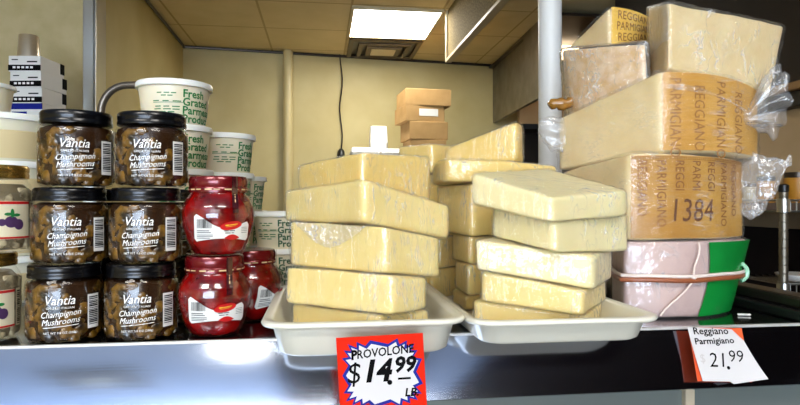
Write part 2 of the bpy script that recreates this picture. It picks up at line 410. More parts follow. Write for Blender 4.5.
# ceiling troffers
def troffer(x0, x1, y0, y1, dm, label):
    t = empty('ceiling_light', ((x0+x1)/2, (y0+y1)/2, CZ)); tag(t, label, 'ceiling light')
    a, b = (x1-x0)/2, (y1-y0)/2
    MB().box(-a, a, -b, -b+.02, -.022, 0).box(-a, a, b-.02, b, -.022, 0).box(-a, -a+.02, -b+.02, b-.02, -.022, 0).box(a-.02, a, -b+.02, b-.02, -.022, 0).build('frame', M['white_frame'], t, bevel=.003)
    MB().box(-a+.02, a-.02, -b+.02, b-.02, -.016, -.004).build('diffuser', dm, t)
    return t
troffer(.2, .82, 3.93, 4.63, M['diffuser'], 'bright square ceiling light panel over the back kitchen')
troffer(-.58, -.33, -1.97, -1.62, M['diffuser_shop'], 'small ceiling light above the shop, mirrored in the steel edge under the red jars')
troffer(-1.6, -.5, -1.2, -.7, M['diffuser_shop'], 'long unseen ceiling light added above the shop, left of the counter')  # this and the next two are unseen lamps added for frontal light
troffer(.1, 1.0, -1.2, -.7, M['diffuser_shop'], 'unseen ceiling light added above the aisle to light the cheese')
troffer(-1.7, 1.3, -4.75, -4.2, M['diffuser_shop'], 'longest ceiling light, unseen, added near the shop window for frontal light')
# air vent of nested frames
t = empty('ceiling_vent', (.51, 4.97, CZ)); tag(t, 'dark square air diffuser in the ceiling behind the light panel', 'air vent')
for i, (h_, dz) in enumerate(((.29, .012), (.21, .022), (.14, .03))):
    q = .035
    MB().loft([[Vector((sx*(h_-e), sy*(h_-e), -dz+zz)) for sx, sy in ((-1, -1), (1, -1), (1, 1), (-1, 1))] for e, zz in ((0, 0), (0, -.01), (q, -.014), (q, -.004), (0, 0))]).build('frame', M['vent'], t)
MB().box(-.10, .10, -.10, .10, -.045, -.035).build('center_plate', M['white_frame'], t, bevel=.003)
MB().box(-.285, .285, -.285, .285, -.006, 0).build('backing', M['dark_steel'], t)
t = copy_tree(t); t.location = (-1.40, -2.5, CZ); tag(t, 'square air diffuser in the shop ceiling, mirrored at the left of the steel edge')
# hanging pebbled panel, running away from the eye
t = empty('hanging_panel', (.845, 3.1, Z0+.945)); tag(t, 'pebbled hanging ceiling panel with a pale frame right of the ceiling light', 'panel')
MB().box(0, .02, -.95, .87, .012, .345).build('sheet', M['panel'], t)
MB().box(-.012, .03, -.95, .875, 0, .02).box(-.012, .03, .855, .885, 0, .345).build('frame', M['white_frame'], t, bevel=.003)
# corner guard, ceiling trim, wall conduit and cord
tag(MB().box(G_.x-.045, G_.x+.012, G_.y-.016, G_.y-.001, 0, CZ).box(G_.x+.001, G_.x+.016, G_.y-.016, G_.y+.12, 0, CZ).build('corner_guard', M['steel'], bevel=.003),
    'tall polished steel corner guard on the wall end at left', 'corner guard')
m = MB(); u = (B_-A_).normalized()
a, b = A_+Vector((0, -.012, 0)), B_+Vector((0, -.012, 0)); m.tube([Vector((a.x, a.y, CZ-.012)), Vector((b.x, b.y, CZ-.012))], .011, 6)
m.tube([Vector((A_.x+.012, A_.y, CZ-.012)), Vector((G_.x+.012, G_.y+.06, CZ-.012))], .011, 6)
tag(m.build('trim_4', M['dark_steel']), kind='structure')
def wall_y(x): return A_.y+(B_.y-A_.y)/(B_.x-A_.x)*(x-A_.x)
def backpt(px, off=.03):
    lo, hi = 3.0, 7.0
    for _ in range(40):
        d = (lo+hi)/2; x, y = XY(px, d)
        if y < wall_y(x)-off: lo = d
        else: hi = d
    return x, y
x, y = backpt(288, .045)
tag(MB().tube([(x, y, .05), (x, y, CZ)], .042, 14).build('wall_pipe', mat('painted_pipe', S(206, 188, 136), .35), smooth=True), 'cream painted vertical pipe on the back wall', 'pipe')
x, y = backpt(341, .02); t = empty('power_cord', (x, y, Z0+.40)); tag(t, 'thin dark cord with a black plug hanging on the back wall', 'cord')
MB().tube([(.0+.012*math.sin(k*.9), 0, .05+.84*k/12) for k in range(13)], .006, 6).build('cable', M['dark_steel'], t, smooth=True)
MB().lathe([(.012, -.06), (.035, -.055), (.038, 0), (.03, .05), (.01, .07)], 12).build('plug', M['black_plastic'], t, smooth=True)
# tall fridge against the back wall, only its top edge shows above the cheese
x0, y0 = XY(350, 4.4); x1, y1 = XY(462, 4.4)
t = empty('steel_cabinet', ((x0+x1)/2, 4.72, 0)); tag(t, 'steel cabinet at the back wall under the cardboard boxes', 'cabinet')
hw = (x1-x0)/2; FT = Z0+.345
MB().box(-hw, hw, -.32, .32, .02, FT).build('body', M['steel_dull'], t, bevel=.006)
MB().box(-hw+.01, -.005, -.34, -.322, .12, FT-.05).build('door', M['steel_dull'], t, bevel=.004)
MB().box(.005, hw-.01, -.34, -.322, .12, FT-.05).build('door', M['steel_dull'], t, bevel=.004)
# cardboard boxes on it
def carton(px0, px1, y0_, y1_, d, label, dep=.3, rot=0, open_=False, zb=None, sidepx=0, sticker=False):
    a = Q(px0, y1_, d); b = Q(px1, y0_, d); wd = (px1-px0)/F*d; hh = b.z-a.z
    c = (Q(px0, y1_, d)+Q(px1, y1_, d))/2
    z = zb if zb is not None else c.z
    t = empty('cardboard_box', (c.x, c.y, z), (0, 0, rot)); tag(t, label, 'cardboard box', 'cardboard boxes on the steel cabinet')
    if open_:
        m = MB(); hw = wd/2
        m.box(-hw, hw, 0, .006, 0, hh).box(-hw, hw, dep-.006, dep, 0, hh).box(-hw, -hw+.006, .006, dep-.006, 0, hh).box(hw-.006, hw, .006, dep-.006, 0, hh).box(-hw, hw, 0, dep, 0, .006)
        m.build('body', M['card'], t)
        Mx = Matrix.Translation((0, 0, hh)) @ Matrix.Rotation(-.25, 4, 'X')
        MB().box(-hw, hw, 0, .12, 0, .005, Mx).build('flap', M['card'], t)
        Mx = Matrix.Translation((0, dep, hh)) @ Matrix.Rotation(.2, 4, 'X')
        MB().box(-hw, hw, -.14, 0, 0, .005, Mx).build('flap', M['card'], t)
    else:
        MB().box(-wd/2, wd/2, 0, dep, 0, hh).build('body', M['card'], t, bevel=.004)
        MB().box(-wd/2-.001, wd/2+.001, dep*.5-.03, dep*.5+.03, hh-.002, hh+.001).build('tape', M['tape'], t)
    if sticker: MB().box(-.05, .10, -.002, .001, hh*.35, hh*.8).build('sticker', M['white'], t)
    return t, z+hh
_, zt = carton(410, 447, 141, 158, 4.5, 'lowest visible cardboard box of the stack on the cabinet', zb=FT, rot=.05)
_, zt = carton(409, 449, 124, 142, 4.5, 'plain cardboard box second from the bottom of the stack', zb=zt, rot=.10)
_, zt = carton(405, 446, 108, 124, 4.5, 'cardboard box with a white sticker in the stack', zb=zt, rot=.16, sticker=True)
_, zt = carton(405, 452, 91, 107, 4.5, 'open topped cardboard box on top of the stack', zb=zt, rot=.10, open_=True)
# white foam containers
def foam(px0, px1, hgt, d, label, dep, lean=0):
    c = (Q(px0, 150, d)+Q(px1, 150, d))/2; wd = (px1-px0)/F*d
    t = empty('foam_container', (c.x, c.y, FT)); tag(t, label, 'foam container', 'white foam containers on the steel cabinet')
    m = MB(); a = wd/2
    m.loft([rrect(-a*.93, a*.93, 0, dep, .02, 0), rrect(-a, a, -.01, dep+.01, .02, hgt*.5)], True, True); m.build('base', M['foam'], t, smooth=True)
    m = MB(); m.loft([rrect(-a*1.01, a*1.01, -.012, dep+.012, .02, hgt*.5), rrect(-a*.9, a*.9, .01, dep-.01, .02, hgt)], True, True); m.build('lid', M['foam'], t, smooth=True)
    return t
foam(351, 379, .075, 4.55, 'white foam container lying flat left of the upright one', .25)
foam(381, 405, .06, 4.50, 'low white foam container beside the cardboard boxes', .2)
foam(370, 388, .275, 4.85, 'tall upright stack of white foam containers behind the flat ones', .12)

# hood, lit panel below it and the dark range
t = empty('exhaust_hood', (H_.x, 4.6, Z0+.74)); tag(t, 'stainless exhaust hood skirt along the right of the kitchen', 'exhaust hood')
dx = B_.x-H_.x
v = [(0, H_.y-4.6-.25, 0), (dx, B_.y-4.6-.03, 0), (dx, B_.y-4.6-.03, .548), (0, H_.y-4.6-.25, .548)]
v = [Vector(p) for p in v]+[Vector(p)+Vector((.03, 0, 0)) for p in v]
obj('skirt', v, [(0, 1, 2, 3), (4, 5, 6, 7), (0, 1, 5, 4), (1, 2, 6, 5), (2, 3, 7, 6), (3, 0, 4, 7)], M['steel_dull'], t)
MB().box(.03, .95, -.8, .8, .5, .52).build('canopy_top', M['dark_steel'], t)
l = MB().box(.35, .5, -.1, .25, .46, .495).build('hood_lamp', mat('hood_lamp_glow', (1, 1, 1, 1), .5, emit=((1, .75, .45, 1), 5)), t)
a = Q(503, 122, 5.2); b = Q(545, 122, 4.6)
tag(MB().box(a.x+.1, a.x+.9, 4.9, 4.95, Z0+.62, Z0+1.0).build('heat_shelf_panel', M['tan_panel']), 'tan lit panel under the exhaust hood', 'panel')
t = empty('cooking_range', (2.05, 4.75, 0)); tag(t, 'dark range with a high shelf under the exhaust hood', 'range')
MB().box(-.45, .45, -.5, .5, 0, .95).build('body', M['dark_steel'], t, bevel=.01)
MB().box(-.45, .45, .1, .15, .95, Z0+.62).build('back_panel', M['dark_steel'], t)
MB().box(-.5, .45, -.2, .2, Z0+.58, Z0+.62).build('high_shelf', M['black_plastic'], t)
# polished column at the right of the counter
x, y = XY(550, 1.62)
tag(MB().tube([(x, y, 0), (x, y, CZ)], .031, 20).build('steel_post', mat('polished_post', S(242, 240, 234), .35, 0), smooth=True), 'polished round steel post behind the parmesan stack', 'post')

# right background: steel back panel, ledge, table, shelving
t = empty('splash_panel', (1.79, 2.3, Z0-.1)); tag(t, 'warm stainless splash panel on the dark wall at the far right', 'panel')
mw = mat('warm_steel', S(206, 178, 138), .5, .3, col2=S(192, 164, 124), nscale=5)
for k in range(4): MB().box(-.012, .004, -1.2+k*.42, -.785+k*.42, 0, .455).build('sheet', mw, t, bevel=.002)
MB().box(-.05, .004, -1.25, .6, .455, .515).build('ledge', M['black_plastic'], t, bevel=.004)
MB().box(-.07, .004, -1.25, .6, .515, .545).build('ledge_cap', mat('tan_ledge', S(160, 120, 74), .5), t, bevel=.004)
a = Q(738, 203, 2.0)
t = empty('back_table', (1.52, 2.2, 0)); tag(t, 'dark steel table against the splash panel at the far right', 'table')
MB().box(-.30, .25, -.35, .5, Z0-.03, Z0).build('table_top', mat('worn_steel_top', S(110, 92, 78), .4, .5), t, bevel=.004)
for sx in (-.27, .22):
    for sy in (-.3, .45): MB().tube([(sx, sy, 0), (sx, sy, Z0-.03)], .02, 8).build('leg', M['dark_steel'], t, smooth=True)
MB().box(-.28, -.26, -.30, .45, .4, Z0-.035).box(-.26, .22, .44, .455, .4, Z0-.035).build('side_panel', M['dark_steel'], t)
def canister(px, py0, py1, wpx, d, label, m1, m2):
    hh = (py1-py0)/F*d; r = wpx/F*d/2; x, y = XY(px, d)
    t = empty('food_container', (x, y, Z0)); tag(t, label, 'container', 'containers on the back table')
    MB().lathe([(r*.9, 0), (r, .01), (r, hh*.8), (r*.85, hh*.85)], 20).build('body', m1, t, smooth=True)
    MB().lathe([(r*.9, hh*.8), (r*.95, hh*.82), (r*.95, hh), (r*.85, hh)], 20).build('lid', m2, t, smooth=True)
canister(766, 176, 202, 17, 2.12, 'amber food container on the back table left of the shelf post', M['amber'], M['black_plastic'])
canister(797, 172, 202, 24, 2.10, 'amber container with a dark lid behind the shelf post', M['amber'], M['dark_steel'])
canister(750, 183, 202, 11, 2.15, 'small pale jar on the back table half behind the film tail', M['white_frame'], M['dark_steel'])
# wire shelving
x, y = XY(783.5, 1.75); t = empty('wire_shelving', (x, y, 0)); tag(t, 'chrome wire shelving with a ribbed post at the far right edge', 'shelving')
grooved = MB(); z = .02; prof = []
while z < Z0+.035: prof += [(.0125, z), (.0125, z+.021), (.0110, z+.0225), (.0110, z+.0245)]; z += .025
grooved.lathe(prof, 14); grooved.build('post', M['steel_dull'], t, smooth=True)
MB().lathe([(.0125, Z0+.03), (.0145, Z0+.032), (.0145, Z0+.05), (.008, Z0+.054)], 14).build('post_cap', M['black_plastic'], t, smooth=True)
for zz in (-.01, -.255):
    s_ = empty('wire_shelf', (0, 0, Z0+zz)); s_.parent = t
    MB().lathe([(.014, -.02), (.019, -.018), (.018, .02), (.014, .021)], 14).build('collar', M['steel'], s_, smooth=True)
    m = MB()
    for q in (-.016, .016): m.tube([(.015, 0, q), (.32, 0, q)], .003, 6).tube([(0, .015, q), (0, .2, q)], .003, 6).tube([(.32, 0, q), (.32, .2, q)], .003, 6)
    for k in range(14): m.tube([(.02+.022*k, 0, -.016), (.02+.022*k, 0, .016)], .002, 5)
    for k in range(13): m.tube([(.02+.024*k, 0, .018), (.02+.024*k, .2, .018)], .002, 5)
    m.build('wires', M['steel'], s_, smooth=True)
for q in ((.32, 0), (.32, .2), (0, .2)): MB().tube([(q[0], q[1], 0), (q[0], q[1], Z0+.035)], .0125, 10).build('post', M['steel_dull'], t, smooth=True)
p = Vector((x+.075, y+.03, Z0-.255+.0205))
tag(MB().lathe([(.02, 0), (.035, .002), (.06, .018), (.062, .022)], 28).build('white_dish', M['white'], loc=p, smooth=True), 'white dish on the lower wire shelf at the right edge', 'dish')

# ------------------------------------------------------------------ deli case
SZ = Z0-.155; YE = .69; XR = .612
t = empty('deli_case', (0, YE, 0)); tag(t, 'deli counter with a black top and a polished steel front edge', 'counter')
y0 = -YE
MB().box(-1.3, XR+.05, .004, .82, SZ-.03, SZ).build('counter_top', M['black_top'], t, bevel=.002)
# sloping fascia, slightly rounded at its upper lip
TILT = math.radians(22); rings = []
pr = [(.010, 0), (.004, -.0004), (.0, -.0025)]
for k in range(9):
    q = k/8*.066; pr.append((-q*math.tan(TILT)*(1-.09*(k/8)), -.0025-q))
pr += [(pr[-1][0]+.006, pr[-1][1]-.003), (.03, pr[-1][1]-.003), (.03, -.002)]
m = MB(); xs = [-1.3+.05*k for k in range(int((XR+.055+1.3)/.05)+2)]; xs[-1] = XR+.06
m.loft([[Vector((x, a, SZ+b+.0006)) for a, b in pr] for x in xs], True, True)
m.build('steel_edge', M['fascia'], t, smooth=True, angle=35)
MB().box(-1.3, XR+.05, -.0006, .0045, SZ-.0018, SZ+.0014).build('edge_highlight', mat('satin_highlight', S(214, 212, 208), .55, .6), t, bevel=.0006)  # added pale strip that puts a highlight line along the lip
MB().box(-1.3, XR+.05, .012, .03, .12, SZ-.07).build('front_panel', mat('case_front', S(120, 128, 124), .25, .3), t)
MB().box(-1.3, XR+.05, .03, .80, .10, SZ-.031).build('body', M['dark_steel'], t)
for sx in (.05, .45): MB().box(sx, sx+.012, .004, .02, .2, SZ-.07).build('mullion', mat('beige_mullion', S(190, 176, 150), .4), t)
# raised black rail along the right end of the counter
t2 = empty('counter_rail', (XR, YE, SZ)); tag(t2, 'black raised rail along the right end of the counter top', 'rail')
MB().box(.0, .05, .004, .80, .0005, .014).build('base', M['black_plastic'], t2, bevel=.003)
MB().box(.012, .05, .004, .80, .014, .03).build('lip', M['dark_steel'], t2, bevel=.004)
p = W(.345/.6*.6, .0, 0)
p = Q(744, 312.5, .82)
tag(MB().box(-.0085, .0085, -.002, .002, 0, .0025).build('white_scrap', M['white'], loc=(p.x, p.y, SZ+.0006), rot=(0, 0, -.3), bevel=.001), 'tiny white scrap lying on the black counter top at right', 'scrap')
# bent pipe rail
m = MB(); c0 = Q(101, 115, 1.22); ax = Vector((CT, -ST, 0)); R_ = .055
pts = [Vector((c0.x, c0.y, SZ)), Vector((c0.x, c0.y, Q(0, 112, 1.22).z))]
top = Q(0, 85, 1.22).z
for k in range(1, 9):
    a = PI/2*k/8; pts.append(Vector((c0.x, c0.y, top-R_))+ax*(R_*(1-math.cos(a)))+Vector((0, 0, R_*math.sin(a))))
e = pts[-1]+ax*.06
for k in range(9):
    a = PI/2*k/8; pts.append(e+ax*(R_*math.sin(a))-Vector((0, 0, R_*(1-math.cos(a)))))
pts.append(Vector((pts[-1].x, pts[-1].y, SZ)))
tag(MB().tube(pts, .0075, 14).build('bent_pipe', M['pipe'], smooth=True, angle=80), 'dark bent metal pipe arching behind the mushroom jars', 'pipe')

# ------------------------------------------------------------------ wall shelf with boxes at far left
sx, sy = XY(25, 2.4); SH = Z0+.338
t = empty('wall_shelf', (sx, G_.y, SH)); tag(t, 'shelf on the near left wall carrying the glove boxes', 'shelf')
MB().box(-.5, .2, -.56, -.001, -.025, 0).build('board', M['steel_dull'], t, bevel=.003)
for bx in (-.35, .1): MB().box(bx-.012, bx+.012, -.45, -.001, -.05, -.025).box(bx-.012, bx+.012, -.03, -.001, -.25, -.05).build('bracket', M['steel_dull'], t)
def glove_box(px0, px1, z, label, rot, style=0, wd=.125, ln=.17, hh=.062):
    a = XY((px0+px1)/2, 2.36)
    t = empty('glove_box' if style == 0 else 'film_box', (a[0], a[1], z), (0, 0, rot)); tag(t, label, 'box', 'boxes stacked on the wall shelf')
    MB().box(-wd/2, wd/2, 0, ln, 0, hh).build('carton', M['white'], t, bevel=.002)
    if style == 0:
        MB().box(-wd/2-.001, wd/2+.001, -.0015, 0, .004, hh*.42).build('black_band', M['black'], t)
        MB().box(wd/2, wd/2+.0015, ln-.03, ln, hh*.3, hh).build('end_band', M['black'], t)
        fn = lambda x, y: Vector((x, -.0022, y)); lb = Lab()
        for k in range(5): lb.rect(-.045+k*.017, -.034+k*.017, .012, .02)
        lb.build('band_print', M['ink_white'], fn, t)
        lb = Lab(); lb.rect(-.05, -.025, hh*.72, hh*.78).rect(.01, .05, hh*.58, hh*.66); lb.build('box_print', M['black'], lambda x, y: Vector((x, -.001, y)), t)
    else:
        MB().box(-wd/2-.001, wd/2+.001, -.0015, 0, hh*.55, hh).box(-wd/2, -wd/2+.03, -.0017, 0, 0, hh*.5).build('blue_band', M['blue'], t)
        Lab().rect(-.04, .02, hh*.2, hh*.38).build('box_print', M['blue'], lambda x, y: Vector((x, -.001, y)), t)
    return z+hh
z1 = glove_box(4, 40, SH, 'blue and white film box under the glove boxes', -.15, 1, .16, .2, .052)
z2 = glove_box(12, 40, z1+.0005, 'lowest glove box of the three, white with a black band', -.14)
z3 = glove_box(11, 40, z2+.0005, 'middle glove box of the three, white with a black band', -.17)
z4 = glove_box(10, 39, z3+.0005, 'topmost glove box, under the steel cup', -.12)
x, y = XY(29, 2.45)
tag(MB().lathe([(.0425, 0), (.0445, .001), (.0445, .004), (.0425, .006), (.0365, .098), (.034, .103), (.02, .104)], 32).build('steel_cup', mat('cup_steel', S(226, 212, 188), .28, .8), loc=(x, y, z4), smooth=True), 'brushed steel cup standing on the glove boxes', 'cup')
zz = glove_box(-34, -6, SH, 'lower dark and white box cut by the left edge', -.1, 0, .125, .17, .07)
glove_box(-34, -6, zz+.0005, 'upper dark and white box cut by the left edge', -.1, 0, .125, .17, .055)

# ------------------------------------------------------------------ plastic tubs
def make_tub(R, H, nm='cheese_tub', small=True):
    t = empty(nm)
    pr = [(R*.78, 0), (R*.80, .001), (R*.925, H*.86), (R*.955, H*.87), (R*.955, H*.9)]
    MB().lathe(pr, 48).build('tub', M['tub'], t, smooth=True, angle=60)
    MB().lathe([(R*.965, H*.87), (R*1.0, H*.875), (R*1.0, H*.97), (R*.98, H), (R*.93, H), (R*.91, H*.965), (R*.2, H*.96)], 48).build('lid', M['tub_rim'], t, smooth=True)
    return t, prof_fn(pr[1:4])
def tub_print(t, rad, H, a0, mg, side):
    lb = Lab(); s_ = H*.245
    for k, wd in enumerate(('Fresh', 'Grated', 'Parmesan', 'Product')): lb.text(wd, 0, H*(.73-.185*k), s_, bold=.022, align='LEFT')
    lb.build('lettering', mg, on_lathe(rad, .0006, a0+side), t)
    lb = Lab(); r = random.Random(3)
    for k, (nw, hw_) in enumerate(((3, .20), (2, .12), (0, 0), (3, .28), (0, 0), (3, .24), (3, .26), (2, .18))):
        x = -R_T*hw_*1.35
        for q in range(nw):
            ww = R_T*hw_*2.7/nw*r.uniform(.62, .88); lb.rect(x, x+ww, H*(.72-.06*k), H*(.72-.06*k)+.0015, sl=.02); x += R_T*hw_*2.7/nw
    lb.rect(-R_T*.38, R_T*.38, H*.51, H*.51+.0008, sl=.02)
    lb.build('small_print', M['green'], on_lathe(rad, .0006, a0), t)
R_T, H_T = .0575, .0725
PT = .0675
tub0 = None
def tub_column(px, d, n, labels, turns, R=R_T, pitch=PT, mg=None):
    x, y = XY(px, d)
    for k in range(n):
        t, rad = make_tub(R, pitch+.003); t.location = (x+random.uniform(-.002, .002), y+random.uniform(-.002, .002), SZ+k*pitch+.0005)
        tub_print(t, rad, pitch, facing((x, y))+turns[k], mg or M['green'], math.radians(24))
        tag(t, labels[k], 'tub', 'grated cheese tubs behind the jars')
hid = 'grated cheese tub low in the column behind the jars, hidden by them'
tub_column(176, .95, 5, ['bottom tub of the tallest tub column, behind the red jars', 'second tub from the bottom of the tallest column', 'middle tub of the tallest tub column', 'second tub from the top of the tallest column, right of the mushroom jars', 'topmost white tub with green lettering, highest of all tubs'], [-.2]*5)
tub_column(222, 1.06, 4, ['bottom tub behind the right hand red jar', 'second tub from the bottom, behind the red jars', 'tub whose white rim shows just above the upper red jar lid', 'white tub with green lettering right of and below the topmost tub'], [.1, .1, .1, .1])
tub_column(237, 1.21, 3, ['bottom tub of the rear column behind the red jars', 'middle tub of the rear column behind the red jars', 'rear tub whose rim shows right of the upper red jar'], [.2, .2, .2])
tub_column(283, 1.13, 2, ['lower tub between the red jars and the provolone', 'tub with green lettering coloured as in shadow, between the red jars and the provolone'], [-.55, -.6], mg=M['green_shade'])
# big frosted containers at left
def big(px, d, R, H, z, label, emb=True):
    x, y = XY(px, d); t = empty('storage_container', (x, y, z)); tag(t, label, 'container', 'frosted containers at the left')
    pr = [(R*.86, 0), (R*.88, .003), (R*.955, H*.86), (R*.985, H*.88)]
    MB().lathe([(r_-(.0018 if z_ < H*.6 else 0), z_) for r_, z_ in pr], 56).build('tub', M['big_tub'], t, smooth=True)
    MB().lathe([(R*.97, H*.86), (R, H*.87), (R, H*.97), (R*.98, H), (R*.93, H), (R*.92, H*.96), (R*.2, H*.955)], 56).build('lid', M['tub_rim'], t, smooth=True)
    MB().lathe([(R*.87, H*.06), (R*.890, H*.1), (R*.945, H*.62), (R*.93, H*.64)], 56).build('grated_cheese', M['cheese_grated'], t, smooth=True)
zc = SZ
for k, lb_ in enumerate(('lowest frosted container behind the pale jars', 'second frosted container from the bottom at left', 'frosted container just above the gold lid at left', 'large frosted container of grated cheese at the left edge')):
    big(0, .955, .0775, .0725, zc+.0005, lb_, False); zc += .0725
x, y = XY(-22, .95); t, rad = make_tub(.052, .05); t.location = (x, y, zc+.001); tag(t, 'small white tub cut by the left edge, on the large container', 'tub')

# ------------------------------------------------------------------ mushroom jars
JR, JH = .0402, .0855
gp = [(.030, 0), (.0365, .0015), (.0400, .007), (.0402, .014), (.0402, .060), (.0392, .066), (.0365, .070), (.0355, .073)]
def blob(m, c, ax, r, seed, n=1):
    bm = bmesh.new(); bmesh.ops.create_icosphere(bm, subdivisions=2, radius=1); R = Matrix.Rotation(r[0], 3, 'X') @ Matrix.Rotation(r[1], 3, 'Z')
    v = []
    for p in bm.verts:
        q = p.co*(1+.25*noise.noise(p.co*1.6+Vector((seed, 0, 0)))); q = R @ Vector((q.x*ax[0], q.y*ax[1], q.z*ax[2])); v.append(q+c)
    f = [tuple(x.index for x in q.verts) for q in bm.faces]; bm.free(); m.add(v, f)
def fill(rmax, z0, z1, n, size, seed, flatn=.5):
    m = MB(); r = random.Random(seed)
    for k in range(n):
        a = r.uniform(0, 2*PI); z = r.uniform(z0, z1); s_ = size*r.uniform(.7, 1.25); ax = (s_, s_*r.uniform(.6, 1), s_*r.uniform(flatn, .9))
        rr = rmax-s_*.62; blob(m, Vector((rr*math.cos(a), rr*math.sin(a), z)), ax, (r.uniform(0, 3), r.uniform(0, 3)), k*1.3)
    # keep everything within the jar wall
    for p in m.v:
        q = math.hypot(p.x, p.y)
        if q > rmax: p.x *= rmax/q; p.y *= rmax/q
        p.z = max(z0-.004, min(z1+.005, p.z))
    return m
def make_mushroom_jar(side_label):
    t = empty('mushroom_jar'); A = -PI/2
    MB().lathe(gp, 48).build('glass', M['glass'], t, smooth=True)
    MB().lathe([(.020, .002), (.0365, .004), (.0385, .012), (.0385, .060), (.0372, .066), (.03, .069)], 28).build('oil', M['oil'], t, smooth=True)
    tag(fill(.0395, .006, .061, 210, .0078, 5).build('mushrooms', M['mushroom'], t, smooth=True), kind='stuff')
    lid = MB().lathe([(.0370, .0705), (.0378, .071), (.0378, .0745), (.0370, .076), (.0374, .0775), (.0376, .083), (.0360, .0852), (.034, .0855), (.0332, .0846), (.01, .0846)], 56).build('lid', M['lid_black'], t, smooth=True, angle=50)
    lb = Lab(); rad = lambda z: .0402
    lb.text('Vantia', -.001, .0475, .0140, shear=.3, bold=.004, sx=.88)
    lb.text('GRILLED ITALIAN', .0, .0395, .0034, space=1.05)
    lb.text('Champignon', 0, .0330, .0092, rot=.07, shear=.4, sx=.86).text('Mushrooms', 0, .0248, .0092, rot=.07, shear=.4, sx=.86)
    lb.rect(-.017, .018, .0180, .0186, sl=.07).text('NET WT 9.8 OZ (280g)', 0, .0125, .0034)
    lb.build('lettering', M['ink_white'], on_lathe(rad, .0005, A), t)
    sl = Lab().rect(.028, .043, .014, .052).build('side_label', M['white'] if side_label else M['black'], on_lathe(rad, .0004, A), t)
    Lab().barcode(.0295, .0415, .018, .050, True, 16).build('barcode', M['black'] if side_label else M['ink_white'], on_lathe(rad, .0007, A), sl)
    return t
jar0 = make_mushroom_jar(True)
spots = [('A', [(69, 'left'), (74, 'left'), (80, 'left')]), ('B', [(139.5, 'r'), (144, 'r'), (150, 'r')])]
behind = []
first = True
rowname = ('bottom', 'middle', 'top')
for ci, (_, lst) in enumerate(spots):
    for k, (px, _) in enumerate(lst):
        d = .7 if ci == 0 else .692
        x, y = XY(px, d)
        j = jar0 if first else copy_tree(jar0); first = False
        j.location = (x, YE+.0435+(.006 if k else 0)*0, SZ+.0005+k*.0858); x, y = j.location.x, j.location.y
        j.rotation_euler = (0, 0, facing((x, y))+PI/2+[[-.12, -.10, -.05], [-.12, -.18, -.14]][ci][k])
        tag(j, f'black lidded jar of grilled mushrooms, {rowname[k]} of the {("left", "right")[ci]} jar stack', 'jar', 'mushroom jars at the counter edge')
        if k < 2: behind.append((j, ci, k))
for j, ci, k in behind:  # extra jars added so the gaps between the front jars look dark
    b_ = copy_tree(j); b_.location = (j.location.x+(.0 if ci else .001), j.location.y+.0845, SZ+.0005+k*.0858); b_.rotation_euler = (0, 0, j.rotation_euler.z+.4)
    tag(b_, f'mushroom jar added to darken the gap, hidden behind the {rowname[k]} {("left", "right")[ci]} jar', 'jar', 'mushroom jars at the counter edge')

# ------------------------------------------------------------------ pale jars at the left edge
def make_pale_jar():
    t = empty('vegetable_jar'); A = -PI/2
    pr = [(.030, 0), (.037, .002), (.0400, .008), (.0402, .068), (.038, .075), (.034, .081), (.033, .085)]
    MB().lathe(pr, 44).build('glass', M['glass'], t, smooth=True)
    MB().lathe([(.02, .003), (.037, .006), (.0387, .012), (.0387, .067), (.030, .077)], 24).build('brine', mat('cloudy_brine', S(120, 108, 82), .3), t, smooth=True)
    tag(fill(.0395, .008, .068, 120, .0085, 11).build('vegetables', M['garlic'], t, smooth=True), kind='stuff')
    MB().lathe([(.0335, .083), (.0355, .0835), (.0358, .088), (.035, .09), (.0358, .0915), (.0358, .0955), (.034, .098), (.01, .0975)], 44).build('lid', M['lid_gold'], t, smooth=True, angle=50)
    rad = lambda z: .0402; fl = on_lathe(rad, .0004, A); fl2 = on_lathe(rad, .0008, A)
    lab = Lab().rect(-.040, .040, .016, .058).build('label', M['paper_cream'], fl, t)
    Lab().rect(-.040, .040, .0165, .0185).build('label_border', M['red'], fl2, lab); Lab().rect(-.040, .040, .0545, .0575).build('label_border', M['red'], fl2, lab)
    def ell(cx, cy, a, b, n=14): return [(cx+a*math.cos(2*PI*k/n), cy+b*math.sin(2*PI*k/n)) for k in range(n)]
    Lab().poly(ell(.018, .035, .007, .0065)).poly(ell(.026, .032, .0055, .006)).poly(ell(.009, .0345, .004, .004)).text('JUICE', -.006, .0255, .0095, bold=.015).build('label_print', M['purple'], fl2, lab)
    Lab().poly(ell(.019, .0445, .002, .005)).poly(ell(.015, .0435, .004, .0018)).poly(ell(.0235, .0425, .004, .0018)).build('label_leaves', M['green'], fl2, lab)
    sl = Lab().rect(.0425, .05, .016, .058).build('side_label', M['paper_cream'], fl, t)
    Lab().barcode(.0435, .049, .018, .056, True, 18).build('barcode', M['black'], fl2, sl)
    return t
pj = make_pale_jar(); x, y = XY(-3, .712); pj.location = (x, YE+.0435, SZ+.0005)
pj.rotation_euler = (0, 0, facing((x, y))+PI/2-.1); tag(pj, 'gold lidded jar with a cream label at the left edge, standing on the counter', 'jar', 'gold lidded jars')
pk = copy_tree(pj); x, y = XY(7, .712); pk.location = (x, YE+.0455, SZ+.0987); pk.rotation_euler = (0, 0, facing((x, y))+PI/2+.0)
tag(pk, 'gold lidded jar with a cream label at the left edge, on top of another', 'jar', 'gold lidded jars')

